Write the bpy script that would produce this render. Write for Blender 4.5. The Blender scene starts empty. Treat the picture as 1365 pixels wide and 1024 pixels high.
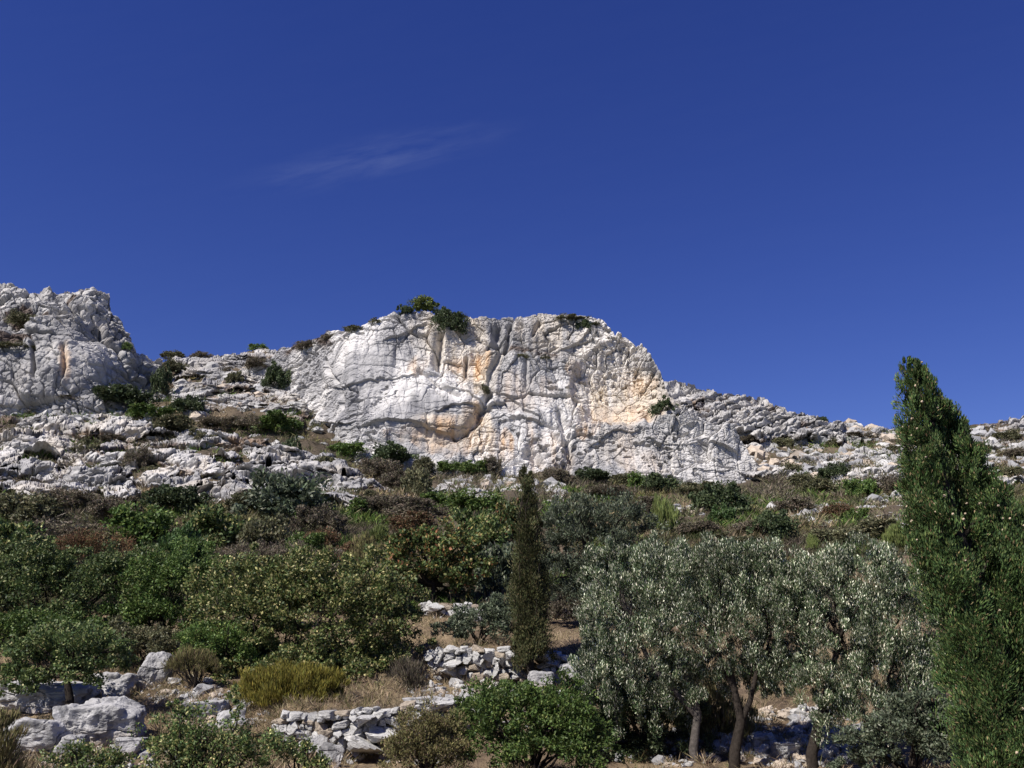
import bpy, math, random
import numpy as np
from mathutils import Vector

SC = bpy.context.scene
COL = SC.collection
random.seed(7)
RNG = np.random.default_rng(7)

# ------------------------------------------------------------------ camera geometry
F = 1182.0
CX, CY = 682.5, 512.0
PITCH = math.radians(15.0)
SP, CP = math.sin(PITCH), math.cos(PITCH)


def ray(px, py):
    """photo pixel -> (X/Y, Z/Y) of its line of sight"""
    dx = (np.asarray(px, float) - CX) / F
    dy = (CY - np.asarray(py, float)) / F
    den = CP - dy * SP
    return dx / den, (SP + dy * CP) / den


def W(px, py, Y):
    a, t = ray(px, py)
    return np.stack([a * Y, np.ones_like(a) * Y, t * Y], -1)


# ------------------------------------------------------------------ noise
def _h(ix, iy, iz, seed):
    n = (ix.astype(np.int64) * 374761393 + iy.astype(np.int64) * 668265263 + iz.astype(np.int64) * 2147483647 + seed * 974634317) & 0xFFFFFFFF
    n = ((n ^ (n >> 13)) * 1274126177) & 0xFFFFFFFF
    n = ((n ^ (n >> 16)) * 2246822519) & 0xFFFFFFFF
    n = n ^ (n >> 15)
    return (n & 0xFFFFFF) / float(0x1000000)


def noise(p, q, r=None, seed=0):
    """smooth value noise, -1..1"""
    p = np.asarray(p, float)
    q = np.asarray(q, float)
    if r is None:
        i, j = np.floor(p), np.floor(q)
        f, g = p - i, q - j
        f = f * f * f * (f * (f * 6 - 15) + 10)
        g = g * g * g * (g * (g * 6 - 15) + 10)
        z = np.zeros_like(i)
        a = _h(i, j, z, seed)
        b = _h(i + 1, j, z, seed)
        c = _h(i, j + 1, z, seed)
        d = _h(i + 1, j + 1, z, seed)
        return 2 * ((a * (1 - f) + b * f) * (1 - g) + (c * (1 - f) + d * f) * g) - 1
    r = np.asarray(r, float)
    k = np.floor(r)
    h = r - k
    h = h * h * h * (h * (h * 6 - 15) + 10)
    i, j = np.floor(p), np.floor(q)
    f, g = p - i, q - j
    f = f * f * f * (f * (f * 6 - 15) + 10)
    g = g * g * g * (g * (g * 6 - 15) + 10)
    out = 0
    for dk, wk in ((0, 1 - h), (1, h)):
        a = _h(i, j, k + dk, seed)
        b = _h(i + 1, j, k + dk, seed)
        c = _h(i, j + 1, k + dk, seed)
        d = _h(i + 1, j + 1, k + dk, seed)
        out = out + wk * ((a * (1 - f) + b * f) * (1 - g) + (c * (1 - f) + d * f) * g)
    return 2 * out - 1


def fbm(p, q, r=None, o=4, seed=0, gain=.5):
    s, a, tot = 0, 1.0, 0
    for n in range(o):
        m = 2.03 ** n
        s = s + a * noise(p * m, q * m, None if r is None else r * m, seed + n * 17)
        tot += a
        a *= gain
    return s / tot


def voronoi(u, v, seed):
    i, j = np.floor(u), np.floor(v)
    F1 = np.full(u.shape, 9.0)
    F2 = np.full(u.shape, 9.0)
    ci = np.zeros_like(u)
    cj = np.zeros_like(u)
    dx1 = np.zeros_like(u)
    dy1 = np.zeros_like(u)
    z = np.zeros_like(i)
    for a in (-1, 0, 1):
        for b in (-1, 0, 1):
            ii, jj = i + a, j + b
            x = ii + .5 + .92 * (_h(ii, jj, z, seed) - .5)
            y = jj + .5 + .92 * (_h(ii, jj, z + 1, seed) - .5)
            dx, dy = u - x, v - y
            d = dx * dx + dy * dy
            near = d < F1
            F2 = np.where(near, F1, np.minimum(F2, d))
            F1 = np.where(near, d, F1)
            ci = np.where(near, ii, ci)
            cj = np.where(near, jj, cj)
            dx1 = np.where(near, dx, dx1)
            dy1 = np.where(near, dy, dy1)
    h = [_h(ci, cj, z + 2 + k, seed) for k in range(3)]
    return np.sqrt(F1), np.sqrt(F2), h, dx1, dy1


def sstep(a, b, x):
    t = np.clip((x - a) / (b - a), 0, 1)
    return t * t * (3 - 2 * t)


# ------------------------------------------------------------------ mesh helpers
def make_mesh(name, verts, faces, mat, col=None, smooth=False):
    """faces: (N,4) or (N,3) int array"""
    verts = np.ascontiguousarray(verts, dtype=np.float32).reshape(-1, 3)
    faces = np.ascontiguousarray(faces, dtype=np.int32)
    k = faces.shape[1]
    me = bpy.data.meshes.new(name)
    me.vertices.add(len(verts))
    me.vertices.foreach_set('co', verts.ravel())
    me.loops.add(faces.size)
    me.loops.foreach_set('vertex_index', faces.ravel())
    me.polygons.add(len(faces))
    me.polygons.foreach_set('loop_start', np.arange(0, faces.size, k, dtype=np.int32))
    if col is not None:
        at = me.attributes.new('Col', 'FLOAT_COLOR', 'POINT')
        c = np.ones((len(verts), 4), np.float32)
        c[:, :3] = col
        at.data.foreach_set('color', c.ravel())
    me.update(calc_edges=True)
    me.polygons.foreach_set('use_smooth', np.full(len(faces), bool(smooth)))
    me.materials.append(mat)
    return me


def link(name, me, parent=None, loc=None):
    o = bpy.data.objects.new(name, me)
    COL.objects.link(o)
    if parent is not None:
        o.parent = parent
    if loc is not None:
        o.location = loc
    return o


def tag(o, label=None, cat=None, group=None, kind=None):
    if label:
        o['label'] = label
    if cat:
        o['category'] = cat
    if group:
        o['group'] = group
    if kind:
        o['kind'] = kind
    return o


def empty(name, loc):
    o = bpy.data.objects.new(name, None)
    COL.objects.link(o)
    o.location = [float(c) for c in loc]
    o.empty_display_size = .3
    return o


def join(parts):
    """[(verts, faces, col)] -> one triple"""
    vs, fs, cs, n = [], [], [], 0
    for p in parts:
        vs.append(p[0])
        fs.append(p[1] + n)
        if len(p) > 2:
            cs.append(p[2])
        n += len(p[0])
    return np.concatenate(vs), np.concatenate(fs), (np.concatenate(cs) if cs else None)


# ------------------------------------------------------------------ materials
def nt_mat(name):
    m = bpy.data.materials.new(name)
    m.use_nodes = True
    nt = m.node_tree
    nt.nodes.clear()
    return m, nt, (lambda t, **k: _nn(nt, t, k)), nt.links.new


def _nn(nt, t, k):
    n = nt.nodes.new(t)
    for a, b in k.items():
        setattr(n, a, b)
    return n


def mat_foliage(name, rough=.5, trans=.3, spec=.35):
    m, nt, N, L = nt_mat(name)
    out = N('ShaderNodeOutputMaterial')
    at = N('ShaderNodeAttribute', attribute_name='Col')
    pr = N('ShaderNodeBsdfPrincipled')
    pr.inputs['Roughness'].default_value = rough
    pr.inputs['Specular IOR Level'].default_value = spec
    tr = N('ShaderNodeBsdfTranslucent')
    mx = N('ShaderNodeMixShader')
    mx.inputs[0].default_value = trans
    oi = N('ShaderNodeObjectInfo')
    hs = N('ShaderNodeHueSaturation')
    mr = N('ShaderNodeMapRange')
    mr.inputs['To Min'].default_value = .8
    mr.inputs['To Max'].default_value = 1.25
    L(oi.outputs['Random'], mr.inputs['Value'])
    L(mr.outputs[0], hs.inputs['Value'])
    L(at.outputs['Color'], hs.inputs['Color'])
    L(hs.outputs[0], pr.inputs['Base Color'])
    L(hs.outputs[0], tr.inputs['Color'])
    L(pr.outputs[0], mx.inputs[1])
    L(tr.outputs[0], mx.inputs[2])
    L(mx.outputs[0], out.inputs[0])
    return m


def mat_rock(name, scale=1.0, bump=.25, lichen=.5):
    m, nt, N, L = nt_mat(name)
    out = N('ShaderNodeOutputMaterial')
    pr = N('ShaderNodeBsdfPrincipled')
    pr.inputs['Roughness'].default_value = .9
    pr.inputs['Specular IOR Level'].default_value = .15
    at = N('ShaderNodeAttribute', attribute_name='Col')
    tc = N('ShaderNodeTexCoord')
    n1 = N('ShaderNodeTexNoise')
    n1.inputs['Scale'].default_value = .9 * scale
    n1.inputs['Detail'].default_value = 9
    n1.inputs['Roughness'].default_value = .68
    L(tc.outputs['Object'], n1.inputs['Vector'])
    r1 = N('ShaderNodeMapRange')
    r1.inputs['From Min'].default_value = .3
    r1.inputs['From Max'].default_value = .7
    r1.inputs['To Min'].default_value = .74
    r1.inputs['To Max'].default_value = 1.2
    L(n1.outputs['Fac'], r1.inputs['Value'])
    mul = N('ShaderNodeVectorMath', operation='SCALE')
    L(at.outputs['Color'], mul.inputs[0])
    L(r1.outputs[0], mul.inputs['Scale'])
    # small dark lichen flecks
    n2 = N('ShaderNodeTexNoise')
    n2.inputs['Scale'].default_value = 4.2 * scale
    n2.inputs['Detail'].default_value = 5
    n2.inputs['Roughness'].default_value = .6
    L(tc.outputs['Object'], n2.inputs['Vector'])
    r2 = N('ShaderNodeMapRange')
    r2.inputs['From Min'].default_value = .6
    r2.inputs['From Max'].default_value = .7
    r2.inputs['To Max'].default_value = lichen
    L(n2.outputs['Fac'], r2.inputs['Value'])
    mix = N('ShaderNodeMix', data_type='RGBA')
    L(r2.outputs[0], mix.inputs['Factor'])
    L(mul.outputs[0], mix.inputs['A'])
    mix.inputs['B'].default_value = (.13, .13, .135, 1)
    L(mix.outputs['Result'], pr.inputs['Base Color'])
    bp = N('ShaderNodeBump')
    bp.inputs['Strength'].default_value = .7
    bp.inputs['Distance'].default_value = bump
    n3 = N('ShaderNodeTexNoise')
    n3.inputs['Scale'].default_value = 2.2 * scale
    n3.inputs['Detail'].default_value = 8
    n3.inputs['Roughness'].default_value = .7
    L(tc.outputs['Object'], n3.inputs['Vector'])
    L(n3.outputs['Fac'], bp.inputs['Height'])
    L(bp.outputs[0], pr.inputs['Normal'])
    L(pr.outputs[0], out.inputs[0])
    return m


def mat_simple(name, c1, c2, scale, rough=.9, bump=.03, vec='Object'):
    m, nt, N, L = nt_mat(name)
    out = N('ShaderNodeOutputMaterial')
    pr = N('ShaderNodeBsdfPrincipled')
    pr.inputs['Roughness'].default_value = rough
    pr.inputs['Specular IOR Level'].default_value = .15
    tc = N('ShaderNodeTexCoord')
    n1 = N('ShaderNodeTexNoise')
    n1.inputs['Scale'].default_value = scale
    n1.inputs['Detail'].default_value = 8
    n1.inputs['Roughness'].default_value = .65
    L(tc.outputs[vec], n1.inputs['Vector'])
    rp = N('ShaderNodeValToRGB')
    rp.color_ramp.elements[0].position = .32
    rp.color_ramp.elements[1].position = .68
    rp.color_ramp.elements[0].color = (*c1, 1)
    rp.color_ramp.elements[1].color = (*c2, 1)
    L(n1.outputs['Fac'], rp.inputs[0])
    L(rp.outputs[0], pr.inputs['Base Color'])
    bp = N('ShaderNodeBump')
    bp.inputs['Distance'].default_value = bump
    L(n1.outputs['Fac'], bp.inputs['Height'])
    L(bp.outputs[0], pr.inputs['Normal'])
    L(pr.outputs[0], out.inputs[0])
    return m


M_LEAF = mat_foliage('leaves_matt', .55, .25, .3)
M_OLIVE = mat_foliage('leaves_olive', .45, .2, .4)
M_NEEDLE = mat_foliage('needles', .65, .12, .2)
M_DRY = mat_foliage('dry_blades', .8, .2, .1)
M_CLIFF = mat_rock('limestone_cliff', .9, .09, .45)
M_STONE = mat_rock('limestone_stone', 3.2, .07, .8)
M_BARK = mat_simple('bark', (.014, .011, .009), (.042, .034, .028), 14, .9, .02)
M_BARK_GREY = mat_simple('bark_grey', (.045, .04, .037), (.12, .105, .095), 14, .9, .02)
M_CONE = mat_simple('seed_cone', (.30, .22, .15), (.55, .45, .34), 30, .8, .01)

# ------------------------------------------------------------------ skyline and hill shape
SKY = np.array([(-120, 378), (-60, 380), (0, 383), (20, 383), (45, 388), (75, 388), (100, 387), (115, 386), (130, 392), (143, 398), (148, 415), (160, 440), (175, 460),
                (195, 478), (215, 479), (240, 476), (270, 478), (300, 474), (320, 471), (345, 466), (370, 466), (400, 463), (420, 457), (440, 448), (460, 441), (490, 434),
                (510, 427), (530, 418), (555, 414), (575, 416), (590, 423), (610, 425), (640, 424), (665, 425), (700, 424), (725, 421), (755, 424), (775, 426), (800, 431),
                (815, 441), (835, 453), (860, 471), (875, 487), (885, 510), (910, 516), (940, 519), (965, 523), (990, 525), (1020, 534), (1050, 549), (1080, 552), (1100, 563),
                (1130, 569), (1160, 567), (1200, 571), (1230, 575), (1260, 572), (1290, 566), (1320, 564), (1365, 557), (1420, 550), (1500, 545)], float)


def sky(px):
    return np.interp(px, SKY[:, 0], SKY[:, 1])


HPY = np.array([820, 760, 700, 650, 600, 560, 530, 500, 470, 380], float)
HCOL = {
    -150: [40, 51, 67, 82, 94, 102, 109, 116, 124, 140],
    0: [40, 51, 68, 84, 96, 104, 111, 118, 126, 142],
    200: [40, 51, 68, 85, 98, 107, 115, 125, 137, 158],
    400: [40, 51, 68, 87, 101, 110, 118, 127, 138, 158],
    560: [40, 52, 70, 91.5, 112, 122, 130, 138, 146, 164],
    700: [40, 52, 70.5, 94.5, 120, 131, 140, 147, 153, 168],
    900: [40, 52, 73, 100, 118, 126, 136, 144, 150, 165],
    1020: [40, 52, 72, 98, 113, 124, 134, 142, 148, 164],
    1200: [40, 52, 71, 91, 108, 124, 134, 140, 148, 160],
    1500: [40, 52, 71, 90, 106, 122, 132, 138, 146, 158]}
_hx = np.array(list(HCOL), float)
_hy = np.log(np.array(list(HCOL.values()), float))


def hillY(px, py):
    """distance of the hillside along a line of sight (py <= 820)"""
    px, py = np.broadcast_arrays(np.asarray(px, float), np.asarray(py, float))
    pyc = np.clip(py, 380, 820)
    rows = np.stack([np.interp(-pyc.ravel(), -HPY, _hy[k]) for k in range(len(_hx))], 0)
    x = np.clip(px.ravel(), _hx[0], _hx[-1] - 1e-6)
    k = np.searchsorted(_hx, x, side='right') - 1
    f = (x - _hx[k]) / (_hx[k + 1] - _hx[k])
    f = f * f * (3 - 2 * f)
    ii = np.arange(len(x))
    return np.exp(rows[k, ii] * (1 - f) + rows[k + 1, ii] * f).reshape(px.shape)


T40 = float(ray(682, 820)[1]) * 40


def nearZ(X, Y):
    X, Y = np.broadcast_arrays(np.asarray(X, float), np.asarray(Y, float))
    ramp = np.interp(Y, [0, 8, 16, 21, 24, 28, 33, 40], [-1.65, -2.6, -3.05, -3.0, -2.3, -1.35, -.5, T40])
    w1 = sstep(-6.3, -5.5, X) * (1 - sstep(-1.3, -.5, X))
    w2 = sstep(-3.3, -2.7, X) * (1 - sstep(2.6, 3.2, X))
    p1 = np.interp(Y, [0, 8, 16, 22.3, 22.8, 27.0, 31, 40], [-1.65, -2.6, -3.05, -3.08, -2.0, -1.75, -.75, T40])
    p2 = np.interp(Y, [0, 8, 16, 22.0, 25, 28.2, 28.6, 34, 40], [-1.65, -2.6, -3.05, -2.9, -2.15, -1.82, -.85, -.3, T40])
    z = ramp * (1 - w1) + p1 * w1
    z = z * (1 - w2 * sstep(24, 26, Y)) + p2 * w2 * sstep(24, 26, Y)
    n = .18 * fbm(X * .6, Y * .6, o=4, seed=41) + .05 * fbm(X * 3, Y * 3, o=2, seed=43)
    return z + n * (1 - sstep(36, 40, Y))


def at(px, py):
    """ground point under a photo pixel"""
    if py < 820:
        Y = float(hillY(px, py))
    else:
        a, t = ray(px, py)
        Ys = np.linspace(12, 40, 900)
        hit = np.nonzero(nearZ(a * Ys, Ys) >= t * Ys)[0]
        Y = float(Ys[hit[0]]) if len(hit) else 39.5
    return W(px, py, Y)


# ------------------------------------------------------------------ hillside: one sheet from the camera's feet to behind the crest
def build_hillside():
    pxs = np.linspace(-260, 1640, 640)
    rows = []
    a0, _ = ray(pxs, 820.0)
    for Y in np.concatenate([np.linspace(.6, 14, 14), np.linspace(14.2, 39.8, 260)]):
        rows.append(np.stack([a0 * Y, np.full_like(a0, Y), nearZ(a0 * Y, np.full_like(a0, Y))], -1))
    s = np.clip(sky(pxs) + 6, 0, 640)
    ridge = 26 * sstep(400, 470, pxs) * (1 - sstep(840, 900, pxs)) + 14 * (1 - sstep(150, 210, pxs))
    top = s + ridge
    V = np.linspace(0, 1, 330)
    for v in V:
        py = 820 + (top - 820) * v
        P = W(pxs, py, hillY(pxs, py))
        amp = np.clip(v * 12, 0, 1)
        b = fbm(P[:, 0] * .12, P[:, 1] * .12, o=5, seed=5) * 1.3 + fbm(P[:, 0] * .9, P[:, 1] * .9, o=3, seed=9) * .3
        P[:, 2] += b * amp
        rows.append(P)
    last = rows[-1]
    for k in range(1, 25):
        P = last.copy()
        P[:, 1] += k * 9
        P[:, 0] *= P[:, 1] / last[:, 1]
        P[:, 2] -= .04 * (k * 9) ** 1.2
        rows.append(P)
    G = np.stack(rows, 0)
    nr, nc = G.shape[:2]
    idx = np.arange(nr * nc).reshape(nr, nc)
    faces = np.stack([idx[:-1, :-1], idx[:-1, 1:], idx[1:, 1:], idx[1:, :-1]], -1).reshape(-1, 4)
    P = G.reshape(-1, 3)
    n1 = fbm(P[:, 0] * .15, P[:, 1] * .1, o=4, seed=3)
    n2 = fbm(P[:, 0] * .7, P[:, 1] * .5, o=4, seed=4)
    soil = np.array([.17, .125, .085])
    straw = np.array([.25, .19, .12])
    heath = np.array([.105, .086, .066])
    far = sstep(45, 70, P[:, 1])[:, None]
    m = sstep(-.3, .35, n2)[:, None]
    c = soil * (1 - m) + straw * m
    hm = (.72 + .25 * sstep(-.25, .3, n1))[:, None] * far
    c = c * (1 - hm) + heath * hm
    c *= (1 + .25 * n2)[:, None] * (1 - .25 * far)
    me = make_mesh('hillside', P, faces, M_GROUND, c, smooth=True)
    o = link('hillside', me)
    tag(o, kind='structure')


def mat_ground():
    m, nt, N, L = nt_mat('dry_ground')
    out = N('ShaderNodeOutputMaterial')
    pr = N('ShaderNodeBsdfPrincipled')
    pr.inputs['Roughness'].default_value = .95
    pr.inputs['Specular IOR Level'].default_value = .1
    at_ = N('ShaderNodeAttribute', attribute_name='Col')
    tc = N('ShaderNodeTexCoord')
    n1 = N('ShaderNodeTexNoise')
    n1.inputs['Scale'].default_value = 7
    n1.inputs['Detail'].default_value = 8
    n1.inputs['Roughness'].default_value = .75
    L(tc.outputs['Object'], n1.inputs['Vector'])
    r1 = N('ShaderNodeMapRange')
    r1.inputs['From Min'].default_value = .3
    r1.inputs['From Max'].default_value = .7
    r1.inputs['To Min'].default_value = .55
    r1.inputs['To Max'].default_value = 1.4
    L(n1.outputs['Fac'], r1.inputs['Value'])
    mul = N('ShaderNodeVectorMath', operation='SCALE')
    L(at_.outputs['Color'], mul.inputs[0])
    L(r1.outputs[0], mul.inputs['Scale'])
    L(mul.outputs[0], pr.inputs['Base Color'])
    bp = N('ShaderNodeBump')
    bp.inputs['Distance'].default_value = .12
    L(n1.outputs['Fac'], bp.inputs['Height'])
    L(bp.outputs[0], pr.inputs['Normal'])
    L(pr.outputs[0], out.inputs[0])
    return m


M_GROUND = mat_ground()


# ------------------------------------------------------------------ cliffs and outcrops
def poly_d(px, py, pts):
    """distance in photo pixels to a polyline and which side (+ = above it)"""
    best = np.full(px.shape, 1e9)
    side = np.zeros(px.shape)
    for (x0, y0), (x1, y1) in zip(pts[:-1], pts[1:]):
        dx, dy = x1 - x0, y1 - y0
        L2 = dx * dx + dy * dy
        t = np.clip(((px - x0) * dx + (py - y0) * dy) / L2, 0, 1)
        ex, ey = px - (x0 + t * dx), py - (y0 + t * dy)
        d = np.hypot(ex, ey)
        s = -(dx * ey - dy * ex) * (1 if dx >= 0 else -1)
        m = d < best
        best = np.where(m, d, best)
        side = np.where(m, np.sign(s), side)
    return best, side


def blocks(u, v, size, seed, amp, tilt, crack, cw=.10, asp=1.0, warp=.35, crackcover=.2):
    """fractured rock: offset and tilted cells with open joints between them"""
    x, y = u / (size * asp), v / size
    wx = fbm(x * 1.3, y * 1.3, o=4, seed=seed + 5) * warp
    wy = fbm(x * 1.3 + 31, y * 1.3 - 7, o=4, seed=seed + 6) * warp
    f1, f2, h, dx, dy = voronoi(x + wx, y + wy, seed)
    e = f2 - f1
    d = amp * (h[0] - .5) * 2 + tilt * ((h[1] - .5) * dx + (h[2] - .42) * dy) * 2
    m = sstep(-.5 + crackcover, .1 + crackcover, fbm(x * .6, y * .6, o=2, seed=seed + 8) + .15)
    d = d * 1.0 - crack * np.exp(-np.abs(e / cw) ** 1.3) * (.25 + .75 * m)
    return d, e


K = .72   # metres of rock texture per unit


def rock_patch(name, label, cat, x0, x1, top, bot, Yf, disp, colf, step=.8, skyedge=True, sink=1.5, bulge=2.0, ew=14, rough=10, endw=18, seed=1, sculpt=None, wallfoot=False, holes=0, vstep=None, crest_amp=.15):
    nx = int((x1 - x0) / step)
    pxs = np.linspace(x0, x1, nx)
    tp, bt = top(pxs), bot(pxs)
    H = (bt - tp)
    nv = int(H.max() / (vstep or step))
    v = np.linspace(0, 1, nv)[:, None]
    PX = np.broadcast_to(pxs[None, :], (nv, nx)).copy()
    PY = bt[None, :] + (tp - bt)[None, :] * v
    rn = fbm(PX / 34., PY / 15., o=5, seed=seed + 77) * rough
    M = np.minimum(PX - x0, x1 - PX) * (ew / endw)
    if not wallfoot:
        M = np.minimum(M, v * H[None, :])
    if not skyedge:
        M = np.minimum(M, (1 - v) * H[None, :])
    M = M + rn
    if holes:
        M = np.minimum(M, (fbm(PX / 42., PY / 13., o=4, seed=seed + 79) + holes) * 60)
    if skyedge:   # keep the crest up to the skyline
        crest = ((1 - v) * H[None, :] < (25 if wallfoot else 10)) & (PX > x0 + 20 * (name == 'rock_cliff'))
        M = np.where(crest, np.maximum(M, np.minimum(v * H[None, :] + 50 * wallfoot, np.minimum(PX - x0, x1 - PX) + 4)), M)
    rise = sstep(0, ew, M)
    Y = Yf(PX, PY, rise)
    B = W(PX, PY, Y)
    if wallfoot:    # smooth base normals
        gu = np.gradient(B, axis=1)
        gv = np.gradient(B, axis=0)
        n = np.cross(gu, gv)
        n /= np.linalg.norm(n, axis=-1, keepdims=True) + 1e-9
        n = np.where((n[..., 1:2] > 0), -n, n)
    else:
        n = np.stack([-B[..., 0] / B[..., 1] * .8, np.full(PX.shape, -.8), np.full(PX.shape, .6)], -1)
    U = B[..., 0]
    S = B[..., 2] * 1.0 + (B[..., 1] - B[..., 1].min()) * .45
    U, S, B2 = U / K, S / K, B / K
    D, info = disp(U, S, B2, PX, PY)
    if sculpt is not None:
        D = D + sculpt(PX, PY, B2)
    D = D * K
    if wallfoot:
        off = (-sink + (bulge + sink) * rise) * K + D * (.15 + .85 * rise)
    else:
        off = D * rise
    P = B + n * off[..., None]
    if skyedge:
        near_top = np.exp(-((1 - v) * H[None, :]) / 9.0)
        P[..., 2] += near_top * D * crest_amp + near_top * (.25 if wallfoot else .4) * fbm(U * .5, U * 0 + 3.3, o=3, seed=seed + 3)
    cols = colf(U, S, B2, PX, PY, D / K, info)
    rows_back = []
    if skyedge:
        lastP, lastC = P[-1], cols[-1]
        for k in range(1, 9):
            q = lastP * (1 + k * 1.4 / lastP[:, 1:2])
            q[:, 2] -= .05 * k * k + .3 * k
            rows_back.append(q)
        P = np.concatenate([P, np.stack(rows_back, 0)], 0)
        cols = np.concatenate([cols, np.repeat(lastC[None], 8, 0)], 0)
    nr, nc = P.shape[:2]
    idx = np.arange(nr * nc).reshape(nr, nc)
    faces = np.stack([idx[:-1, :-1], idx[:-1, 1:], idx[1:, 1:], idx[1:, :-1]], -1).reshape(-1, 4)
    me = make_mesh(name, P.reshape(-1, 3), faces, M_CLIFF, cols.reshape(-1, 3), smooth=False)
    o = link(name, me)
    tag(o, label, cat, 'limestone rocks of the hill')
    return o


GREY = np.array([.31, .305, .31])
PALE = np.array([.56, .545, .535])
ORANGE = np.array([.56, .385, .235])
CREAM = np.array([.585, .515, .425])
DARK = np.array([.17, .17, .185])
SOILC = np.array([.17, .125, .09])
HEATHC = np.array([.115, .09, .078])


def mixc(c, d, f):
    f = np.clip(f, 0, 1)[..., None]
    return c * (1 - f) + d * f


# ---- main cliff
FOOT = np.array([(265, 540), (300, 550), (340, 560), (380, 572), (430, 592), (480, 606), (560, 620), (640, 630), (700, 640), (760, 648), (850, 650), (940, 660), (1010, 668), (1050, 664)], float)


def cliffY(px, py, rise):
    f = np.interp(px, FOOT[:, 0], FOOT[:, 1])
    up = np.clip(f - py, -40, 400)
    y = 100 + up * .04 + (np.clip(px - 620, 0, 999) / 400) ** 2 * .8 + (np.clip(620 - px, 0, 999) / 260) ** 2 * 6.5 + 20 * (1 - np.exp(-np.clip(475 - px, 0, 999) / 110))
    return y


def ell(px, py, cx, cy, rx, ry, p=2.0):
    r = np.sqrt(((px - cx) / rx) ** 2 + ((py - cy) / ry) ** 2)
    return np.clip(1 - r ** p, 0, 1)


def cliff_sculpt(px, py, B):
    wx = px + 5 * fbm(B[..., 0] * .25, B[..., 2] * .25, o=4, seed=91)
    wy = py + 5 * fbm(B[..., 0] * .25 + 9, B[..., 2] * .25, o=4, seed=92)
    d = np.zeros_like(px)
    # rounded buttresses and bellies
    for cx, cy, rx, ry, a in ((480, 480, 62, 42, 2.2), (560, 548, 80, 44, 2.8), (460, 555, 60, 45, 1.2), (622, 470, 28, 45, -1.2), (700, 535, 45, 60, 1.6), (745, 545, 40, 30, 2.2),
                              (825, 520, 68, 62, -4.0), (835, 455, 60, 34, 1.2), (700, 452, 40, 26, 1.0), (660, 590, 42, 45, 1.0), (860, 618, 110, 45, 1.0), (565, 598, 60, 26, -1.2),
                              (760, 440, 40, 24, 1.4), (530, 440, 34, 22, 1.0), (900, 560, 40, 22, 1.2), (720, 600, 40, 50, .8)):
        d += (.42 if a > 0 else .75) * a * ell(wx, wy, cx, cy, rx, ry, 2.4) ** .7
    # overhangs: rock above the line stands out over what is below
    for pts, a, w in (([(455, 517), (500, 513), (545, 508), (572, 503)], 1.1, 14), ([(500, 572), (545, 570), (590, 580), (612, 584), (628, 570)], 2.0, 22),
                      ([(420, 568), (470, 566)], .9, 10), ([(520, 458), (545, 450), (560, 440)], .9, 9), ([(752, 468), (768, 460), (778, 452)], 1.6, 12),
                      ([(640, 520), (665, 530), (690, 545), (712, 560)], .8, 9), ([(790, 600), (815, 588), (845, 585)], .5, 7), ([(595, 553), (615, 545), (645, 545)], .9, 10),
                      ([(690, 562), (715, 568)], 1.0, 8), ([(940, 601), (960, 604), (972, 608)], 1.0, 8), ([(850, 597), (900, 600), (940, 596)], .35, 6),
                      ([(590, 520), (620, 525), (650, 545)], .7, 9), ([(930, 630), (980, 634), (1010, 640)], .35, 6), ([(905, 615), (950, 620)], .3, 5)):
        q, s = poly_d(wx, wy, pts)
        d += np.where(s > 0, (.42 if a > 1.05 else .75) * a * np.exp(-(q / w) ** 1.5), 0)
    d *= 1.0
    # ledges: rock below the line stands out
    for pts, a, w in (([(655, 480), (690, 477), (740, 480), (765, 484)], 1.4, 16), ([(765, 578), (800, 572), (850, 570), (905, 568), (960, 578)], 2.4, 26), ([(520, 585), (570, 590), (610, 610)], 1.4, 18),
                      ([(860, 548), (880, 545), (900, 552)], 1.5, 14), ([(640, 460), (655, 470), (668, 482)], .8, 10)):
        q, s = poly_d(wx, wy, pts)
        d += np.where(s < 0, a * np.exp(-(q / w) ** 1.5), 0)
    # clefts
    for pts, a, w in (([(588, 452), (586, 470), (582, 490)], 2.0, 4), ([(662, 440), (666, 458), (672, 474)], 2.4, 6), ([(678, 436), (676, 455), (672, 472)], 2.2, 3.0),
                      ([(650, 530), (644, 545), (634, 560), (626, 570)], 1.9, 4.5), ([(700, 490), (702, 520)], .8, 2.5), ([(745, 555), (752, 575), (757, 610)], 1.6, 4),
                      ([(620, 480), (622, 500)], 1.6, 2.5), ([(668, 476), (655, 500), (650, 528)], 1.0, 4), ([(560, 500), (590, 520), (612, 532)], 1.0, 2.5),
                      ([(440, 480), (458, 515), (462, 545)], .9, 2.2), ([(720, 432), (712, 450)], 1.3, 2.2), ([(700, 610), (712, 612), (718, 622)], 1.8, 5), ([(750, 622), (756, 648)], 1.2, 2.5),
                      ([(860, 560), (862, 572)], 1.8, 5), ([(604, 582), (620, 579)], 1.8, 4), ([(760, 620), (752, 600), (735, 585)], .9, 2.0), ([(655, 625), (640, 610), (648, 585)], .5, 2.0)):
        q, s = poly_d(wx, wy, pts)
        d -= a * np.exp(-(q / w) ** 2)
    return d


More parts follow.
